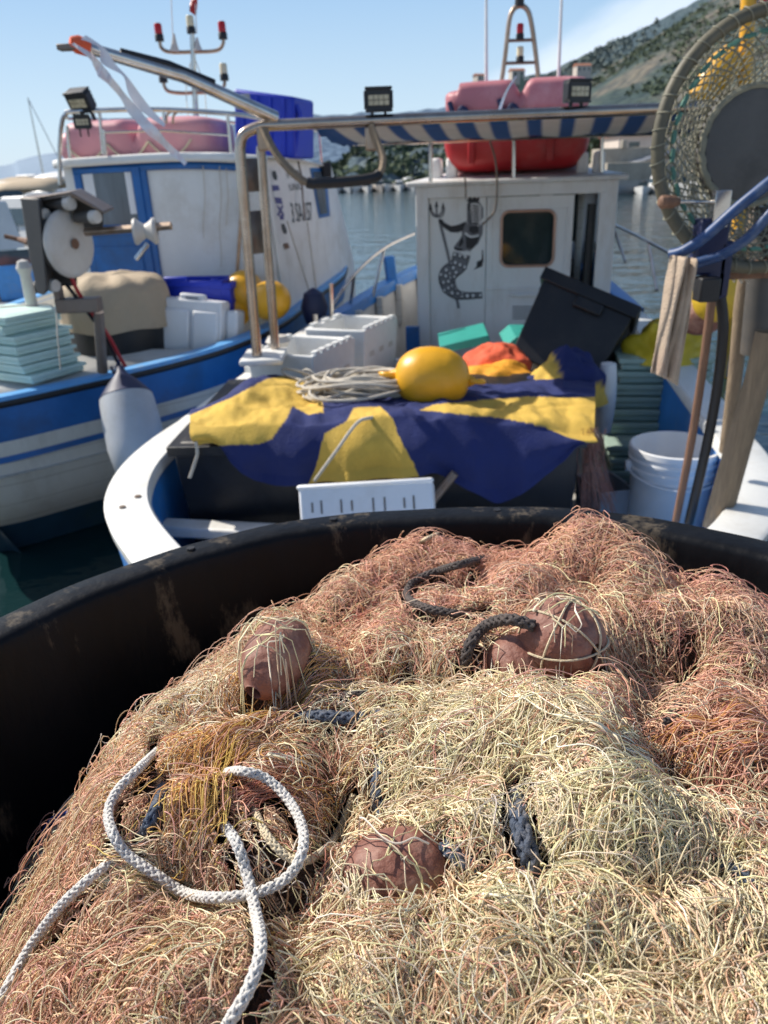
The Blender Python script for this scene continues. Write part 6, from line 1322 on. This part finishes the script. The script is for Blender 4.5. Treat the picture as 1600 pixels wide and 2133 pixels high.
def hill(name, m_, sky, D0, D1, amp, ns, nx=220, ny=26, zb=0., sd=0., bumpy=0.):
    P = cr([V((a, b_, 0)) for a, b_ in sky], 24); P.sort(key=lambda p: p.x); n = len(P); G = []
    for i in range(0, n):
        r1 = ray(P[i].x, P[i].y); r1 = r1/math.hypot(r1.x, r1.y); row = []
        for j in range(ny+1):
            t = j/ny; D = D0+(D1-D0)*t; x, y = r1.x*D, r1.y*D; zt_ = H+r1.z*D1
            z = zb+(zt_-zb)*(t**.85) if t <= 1 else 0
            f = min(1, t*2.5)*(.35+.65*(1-t)) 
            z += f*amp*(mnoise.fractal(V((x*ns, y*ns, sd)), 1., 2., 5)) + bumpy*abs(mnoise.noise(V((x*ns*9, y*ns*9, sd+4))))*(1 if j else 0)
            row.append((x, y, z))
        row.append((r1.x*(D1+(D1-D0)*.4), r1.y*(D1+(D1-D0)*.4), zb)); G.append(row)
    mb = MB(); mb.grid(G); struct(mb, name, m_, ang=180, fix=False); return G
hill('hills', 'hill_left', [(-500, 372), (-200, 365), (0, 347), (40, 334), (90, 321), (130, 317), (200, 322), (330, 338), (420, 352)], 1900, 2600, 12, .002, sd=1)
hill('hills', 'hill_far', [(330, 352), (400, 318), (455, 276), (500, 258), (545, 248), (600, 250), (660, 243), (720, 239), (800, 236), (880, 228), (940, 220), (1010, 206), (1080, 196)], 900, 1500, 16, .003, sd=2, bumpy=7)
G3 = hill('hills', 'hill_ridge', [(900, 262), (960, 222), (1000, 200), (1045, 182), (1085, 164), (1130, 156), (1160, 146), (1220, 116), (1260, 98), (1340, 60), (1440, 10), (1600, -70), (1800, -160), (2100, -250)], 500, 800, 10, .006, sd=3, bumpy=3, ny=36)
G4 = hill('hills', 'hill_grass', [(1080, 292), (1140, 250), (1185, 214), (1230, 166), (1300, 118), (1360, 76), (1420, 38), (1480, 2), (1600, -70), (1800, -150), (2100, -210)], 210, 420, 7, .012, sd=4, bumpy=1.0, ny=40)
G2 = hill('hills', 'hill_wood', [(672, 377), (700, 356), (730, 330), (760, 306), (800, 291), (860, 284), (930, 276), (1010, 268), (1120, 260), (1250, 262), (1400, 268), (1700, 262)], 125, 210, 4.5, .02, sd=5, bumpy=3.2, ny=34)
# scrub and far wood on the slopes: nobody could count it
def scrub(G, n, s0, s1, m_, name, lab, cat, seed, dens, jlo=0., jhi=1.):
    rs = random.Random(seed); mb = MB(); k = 0
    while k < n:
        i = rs.randrange(len(G)-1); j = min(len(G[0])-3, int((jlo+(jhi-jlo)*rs.random())*(len(G[0])-2))); p = V(G[i][j]).lerp(V(G[i+1][j+1]), rs.random())
        if mnoise.noise(V((p.x*dens, p.y*dens, seed))) < rs.uniform(-.15, .35): k += .02; continue
        k += 1; r_ = rs.uniform(s0, s1)
        for q_ in range(9):
            d = V((rs.gauss(0, .5), rs.gauss(0, .5), abs(rs.gauss(.35, .3))))*r_; u = V((rs.gauss(0, 1), rs.gauss(0, 1), rs.gauss(0, 1))).normalized(); v = u.orthogonal().normalized(); c_ = p+d; s_ = r_*rs.uniform(.3, .6)
            mb.add([c_-u*s_, c_+v*s_*.8, c_+u*s_, c_-v*s_*.8], [(0, 1, 2, 3)])
    o = mb.build(name, m_, fix=False); tag(o, lab, cat, None, 'stuff')
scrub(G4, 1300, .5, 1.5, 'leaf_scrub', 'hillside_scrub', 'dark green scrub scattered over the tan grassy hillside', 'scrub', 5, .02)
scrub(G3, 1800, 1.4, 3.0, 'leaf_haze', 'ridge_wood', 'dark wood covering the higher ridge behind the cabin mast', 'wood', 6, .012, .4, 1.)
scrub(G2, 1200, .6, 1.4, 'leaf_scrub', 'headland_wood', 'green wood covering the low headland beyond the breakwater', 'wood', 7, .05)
# shore strip and breakwater
def ground(name, m_, pts, z0, z1):
    mb = MB(); mb.prism([(p[0], p[1]) for p in pts], Matrix.Translation((0, 0, z0)), z1-z0); o = mb.build(name, m_); o['kind'] = 'structure'; return o
Pq = az(1290, 404, 0); Ps = az(780, 398, 0); Ys = Ps.y; Yq2 = Pq.y
ground('shore', 'quay_stone', [(-9, Ys+2), (8, Ys+1.5), (Pq.x-6, Ys-4), (Pq.x-1, Yq2+4), (140, Yq2+2), (170, 130), (-20, 135)], -1., .9)
hw = MB(); hw.box((Pq.x+22, Yq2+7, 1.5), (44, 6, 1.6)); struct(hw, 'quay', 'concrete', bev=.05)
hw = MB(); p_ = at(1340, 352, Yq2+14); hw.box((p_.x+24, Yq2+16, 2.0), (56, 4, 3.2)); o = hw.build('promenade_wall', 'concrete', bev=.06); tag(o, 'pale concrete promenade wall along the right hand shore', 'wall')
for i in range(9):
    x_ = p_.x-2+i*3.2; hw = MB(); hw.box((x_, Yq2+14.1, 3.9), (.5, .5, .7)); hw.build('wall_pier', 'concrete', o, bev=.04)
# small moored boats
def small_boat(px, py, Y, L_, yaw, lab, grp, hullm='boat_white', cab='windscreen', can=None, motor=True, z0=0., cat='motor boat'):
    p = at(px, py, Y); T = Matrix.Translation((p.x, p.y, z0)) @ Matrix.Rotation(yaw, 4, 'Z'); b_ = L_*.19
    root = thing('motor_boat', lab, cat, (p.x, p.y, z0), grp); sec = []
    for i in range(11):
        t = i/10; bw_ = b_*(1-max(0, (t-.45)/.55)**2.2)*(.93+.07*min(1, t*4)); zz = L_*(.115+.06*t*t); sec.append([T @ V((bw_*s_, (t-.5)*L_*(1+.04*(k_ == 0)*t), z_)) for s_, z_, k_ in ((-1, zz, 0), (-.93, zz*.45, 1), (-.55, -.1, 2), (.55, -.1, 2), (.93, zz*.45, 1), (1, zz, 0))])
    m = MB(); m.grid(sec); m.poly(sec[0][::-1]); m.build('hull', hullm, root, ang=35)
    m = MB(); m.grid([[r_[0]-V((0, 0, .0)), r_[5]-V((0, 0, .0))] for r_ in [[T @ V((-b_*.8*(1-max(0, (i/10-.45)/.55)**2.2), (i/10-.5)*L_*.96, L_*.10+.02*i/10)) for _ in (0,)]+[0]*4+[T @ V((b_*.8*(1-max(0, (i/10-.45)/.55)**2.2), (i/10-.5)*L_*.96, L_*.10+.02*i/10))] for i in range(11)]]); m.build('cockpit_floor', 'boat_grey', root)
    if cab == 'windscreen':
        m = MB(); frust(m, T, -b_*.6, b_*.6, -.02*L_, .16*L_, L_*.10, -b_*.45, b_*.45, .0, .08*L_, L_*.24); m.build('windscreen', 'glass', root); m = MB(); m.box((0, .02*L_, L_*.15), (b_*.7, .12*L_, L_*.10), T); m.build('console', hullm, root, bev=.05)
    elif cab == 'cabin':
        m = MB(); frust(m, T, -b_*.72, b_*.72, -.12*L_, .26*L_, L_*.11, -b_*.55, b_*.55, -.10*L_, .12*L_, L_*.31); m.build('cabin', hullm, root, bev=.06); m = MB(); frust(m, T, -b_*.70, b_*.70, -.09*L_, .225*L_, L_*.19, -b_*.61, b_*.61, -.09*L_, .17*L_, L_*.26); m.build('cabin_window', 'glass', root)
    if can:
        m = MB(); G = [[T @ V((b_*.85*x, (-.38+.42*v)*L_, L_*(.33-.05*x*x+.02*math.sin(PI*v)))) for x in (-1, -.6, 0, .6, 1)] for v in (0, .33, .66, 1)]; m.grid(G); m.build('canopy', can, root, thick=.03)
        for sx in (-1, 1):
            for v in (-.38, .04): m = MB(); m.tube([T @ V((sx*b_*.83, v*L_, L_*.1)), T @ V((sx*b_*.83, v*L_, L_*.29))], .025, 5); m.build('canopy_pole', 'steel', root)
    if motor:
        m = MB(); m.box((0, -.535*L_, L_*.15), (.30, .38, .5), T); m.box((0, -.53*L_, L_*.04), (.14, .18, .5), T); m.build('outboard_motor', 'black_plastic', root, bev=.05)
    return root
gl = 'small boats moored in the harbour at left'; gc = 'boats lined along the far breakwater'; gr_ = 'small boats by the right hand quay'
left = [(18, 470, 12.5, 5.2, .5, 'blue and white small boat nearest, left behind the net winch', 'light_blue', 'windscreen', None), (75, 415, 24, 6.2, .9, 'grey white boat with a dark cabin window left of the blue door', 'boat_white', 'cabin', None), (20, 400, 30, 7, 1.3, 'white boat with a beige canopy at the far left edge', 'boat_white', 'windscreen', 'tarp_beige'),
        (110, 398, 34, 6.5, 1.0, 'white motor boat just left of the wheelhouse corner', 'boat_white', 'cabin', None), (50, 392, 44, 8, 1.5, 'long white cabin boat in the middle of the left moorings', 'boat_white', 'cabin', None), (5, 385, 52, 8, 1.2, 'pale cabin boat farthest at the left edge', 'boat_white', 'cabin', 'tarp_beige'), (95, 384, 60, 9, 1.4, 'far white boat under the blue hills, near the sailing mast', 'boat_white', 'windscreen', 'boat_white'), (-60, 430, 20, 6, .8, 'white boat cut by the left frame edge', 'boat_white', 'cabin', None)]
for px, py, Y, L_, yw, lab, hm, cb2, cn_ in left: small_boat(px, py, Y, L_, yw, lab, gl, hm, cb2, cn_)
sb = small_boat(82, 382, 66, 10, 1.1, 'sailing boat at far left with a tall bare mast', gl, 'boat_white', 'cabin', None, False, cat='sailing boat')
b0, b1 = at(92, 372, 66), at(58, 203, 66); m = MB(); m.tube([b0, b1], [.09, .05], 8); m.build('sail_mast', 'steel', sb)
m = MB(); m.tube([at(60, 208, 66), at(122, 330, 66)], .03, 5); m.build('stay_wire', 'boat_grey', sb)
clab = ['white boat with red trim at the left end of the breakwater', 'small white boat second from the breakwater left end', 'low white boat third along the breakwater', 'white cabin boat fourth along the breakwater', 'cream boat in the middle of the breakwater', 'white boat right of the breakwater middle', 'white cabin boat near the merman cabin edge', 'white boat with pale canopy just left of the merman cabin']
for i, lab in enumerate(clab):
    px = 700+i*22.; small_boat(px, 392, Ys-2.5+.6*(i % 3), 4.2+.5*(i % 3), PI+.25*math.sin(i*2.1), lab, gc, 'boat_white' if i != 4 else 'house_wall', ('cabin', 'windscreen')[i % 2], ('boat_white' if i == 7 else None), i % 2 == 0)
for px, Y, L_, yw, lab, c_, cn_ in ((1338, Yq2-1.5, 3.4, PI*.9, 'small white dinghy with a dark outboard by the right quay', 'windscreen', None), (1368, Yq2-1., 4.0, PI*1.05, 'white boat left of the hauler hoop, moored at the quay', 'cabin', None), (1415, Yq2-.5, 4.4, PI, 'white boat seen through the lower hoop netting', 'windscreen', None), (1455, Yq2-.8, 4.6, PI*.95, 'pale boat seen through the netting beside the grey disc', 'cabin', 'tarp_beige'), (1300, Yq2+.3, 4.5, PI/2, 'grey low boat alongside the right quay by the cabin post', None, None)):
    small_boat(px, 400, Y, L_, yw, lab, gr_, 'boat_white' if 'grey low' not in lab else 'boat_grey', c_, cn_, 'grey low' not in lab)
# houses
def house(px, py, Y, w_, d_, h_, lab, roofm='roof_tile', rot=.2, rh_=None):
    p = at(px, py, Y); T = Matrix.Translation(p) @ Matrix.Rotation(rot, 4, 'Z'); root = thing('house', lab, 'house', p); m = MB(); m.box((0, 0, h_/2-1.5), (w_, d_, h_+3), T); m.build('house_wall', 'house_wall', root)
    rh_ = rh_ or h_*.35; m = MB(); o_ = .4; A = [(-w_/2-o_, -d_/2-o_, h_), (w_/2+o_, -d_/2-o_, h_), (w_/2+o_, d_/2+o_, h_), (-w_/2-o_, d_/2+o_, h_), (-w_/2-o_, 0, h_+rh_), (w_/2+o_, 0, h_+rh_)]
    m.add([T @ V(a) for a in A], [(0, 1, 5, 4), (2, 3, 4, 5), (0, 4, 3), (1, 2, 5), (3, 2, 1, 0)]); m.build('roof', roofm, root)
    n = max(2, int(w_/3))
    for i in range(n): m = MB(); m.box((-w_/2+w_*(i+.5)/n, -d_/2-.02, h_*.55), (w_/n*.35, .06, h_*.4), T); m.build('window', 'glass', root)
house(1212, 154, 520, 9, 6, 4, 'white house high on the green ridge right of the mast frame')
house(1076, 164, 520, 8, 6, 4, 'small pale house on the ridge behind the mast frame')
house(1000, 172, 520, 7, 5, 3.5, 'tiny house on the ridge left of the mast frame', rot=.5)
house(1352, 300, 120, 8, 6, 2.0, 'low house with a red tiled roof above the striped awning end', rot=-.1)
house(1330, 336, Yq2+30, 7, 5, 2.6, 'small red roofed hut among the trees above the right quay', rot=.1)
m = MB(); a_, b_ = at(1285, 352, Yq2+12), at(1420, 312, Yq2+12); m.add([a_, b_, b_+V((0, 6, .4)), a_+V((0, 6, .4))], [(0, 1, 2, 3)]); sh = m.build('shelter_roof', 'boat_grey', thick=.12); tag(sh, 'sloping grey shelter roof beside the right quay', 'shelter')
for t in (.25, .85): m = MB(); p = a_.lerp(b_, t); m.tube([V((p.x, p.y+.5, 2.2)), p+V((0, .5, 0))], .07, 8); m.build('shelter_post', 'boat_grey', sh)
# trees by the shore
def tree(px, py, Y, h_, seed, lab, m_='leaf', nl=1500):
    p = at(px, py, Y); z0 = .9; rs = random.Random(seed); root = thing('tree', lab, 'tree', (p.x, p.y, z0), 'trees along the right shore'); m = MB()
    m.tube(cr([V((p.x, p.y, z0)), V((p.x+.1, p.y, z0+h_*.3)), V((p.x-.1, p.y, z0+h_*.62))], 4), [.22*h_/8*(1-.075*i) for i in range(9)], 8)
    cl_ = []
    for i in range(9):
        a = rs.uniform(0, 2*PI); e = V((math.cos(a)*h_*rs.uniform(.12, .33), math.sin(a)*h_*rs.uniform(.12, .33), h_*rs.uniform(.45, .92))); q_ = V((p.x, p.y, z0)); m.tube([q_+V((0, 0, h_*rs.uniform(.25, .5))), q_+e*.6+V((0, 0, h_*.1)), q_+e], [.07*h_/8, .05*h_/8, .02], 5); cl_.append((q_+e, h_*rs.uniform(.12, .22)))
    m.build('trunk', 'bark', root); m = MB()
    for i in range(nl):
        c, r_ = cl_[rs.randrange(9)]; d = V((rs.gauss(0, 1), rs.gauss(0, 1), rs.gauss(0, .8))).normalized()*r_*rs.random()**.4; s_ = rs.uniform(.22, .45)*h_/8; u = V((rs.gauss(0, 1), rs.gauss(0, 1), rs.gauss(0, 1))).normalized(); v = u.orthogonal().normalized(); q_ = c+d
        m.add([q_-u*s_, q_+v*s_*.5, q_+u*s_, q_-v*s_*.5], [(0, 1, 2, 3)])
    m.build('crown', m_, root, fix=False)
for i, (px, Y, h_, m_, lab) in enumerate(((1245, 104, 4.6, 'leaf', 'dark tree just right of the red life float'), (1285, 108, 5.0, 'leaf', 'dark bushy tree under the awning end'), (1322, 102, 4.6, 'leaf_light', 'lighter green tree left of the hoop, under the awning'), (1352, 110, 5.2, 'leaf', 'dense dark tree next to the hoop edge'), (1395, 104, 5.4, 'leaf_light', 'green tree seen through the upper hoop netting'), (1450, 108, 5.6, 'leaf', 'dark tree behind the grey hauler disc'), (1205, 112, 4.4, 'leaf_light', 'pale green tree hidden low behind the life float'))):
    tree(px, 350, Y, h_, 31+i, lab, m_)
# yellow mast behind the hauler
a_, b_ = at(1562, -60, 8.), at(1536, 560, 8.); ym = thing('yellow_mast', 'yellow mast with a red lamp and yellow case behind the hauler netting', 'mast', (b_.x, 8., .0))
m = MB(); m.tube([a_, b_, V((b_.x, 8., -.3))], .065, 12); m.build('mast_pole', 'yellow_buoy', ym)
m = MB(); p = at(1594, 2, 8.); m.lathe([(0, -.05), (.06, -.05), (.06, .0), (0, .0)], Matrix.Translation(p), 12); m.lathe([(.05, .0), (.055, .10), (.03, .13), (0, .13)], Matrix.Translation(p), 12); m.build('mast_lamp', 'red_lamp', ym)
m = MB(); m.tube([at(1558, 30, 8.), at(1592, 22, 8.)], .02, 6); m.build('lamp_arm', 'steel', ym)
p0, p1 = at(1462, 196, 8.), at(1524, 118, 8.); ax = p1-p0; T = frame(p0.lerp(p1, .5), ax, y=(0, 1, 0)) @ Matrix.Rotation(PI/2, 4, 'Y'); m = MB(); m.lathe([(0, -.26), (.10, -.24), (.14, -.1), (.15, .1), (.11, .22), (0, .26)], T, 20); m.build('mast_case', 'yellow_buoy', ym)
m = MB(); m.tube([at(1524, 150, 8.), at(1552, 160, 8.)], .03, 6); m.build('case_bracket', 'yellow_buoy', ym)
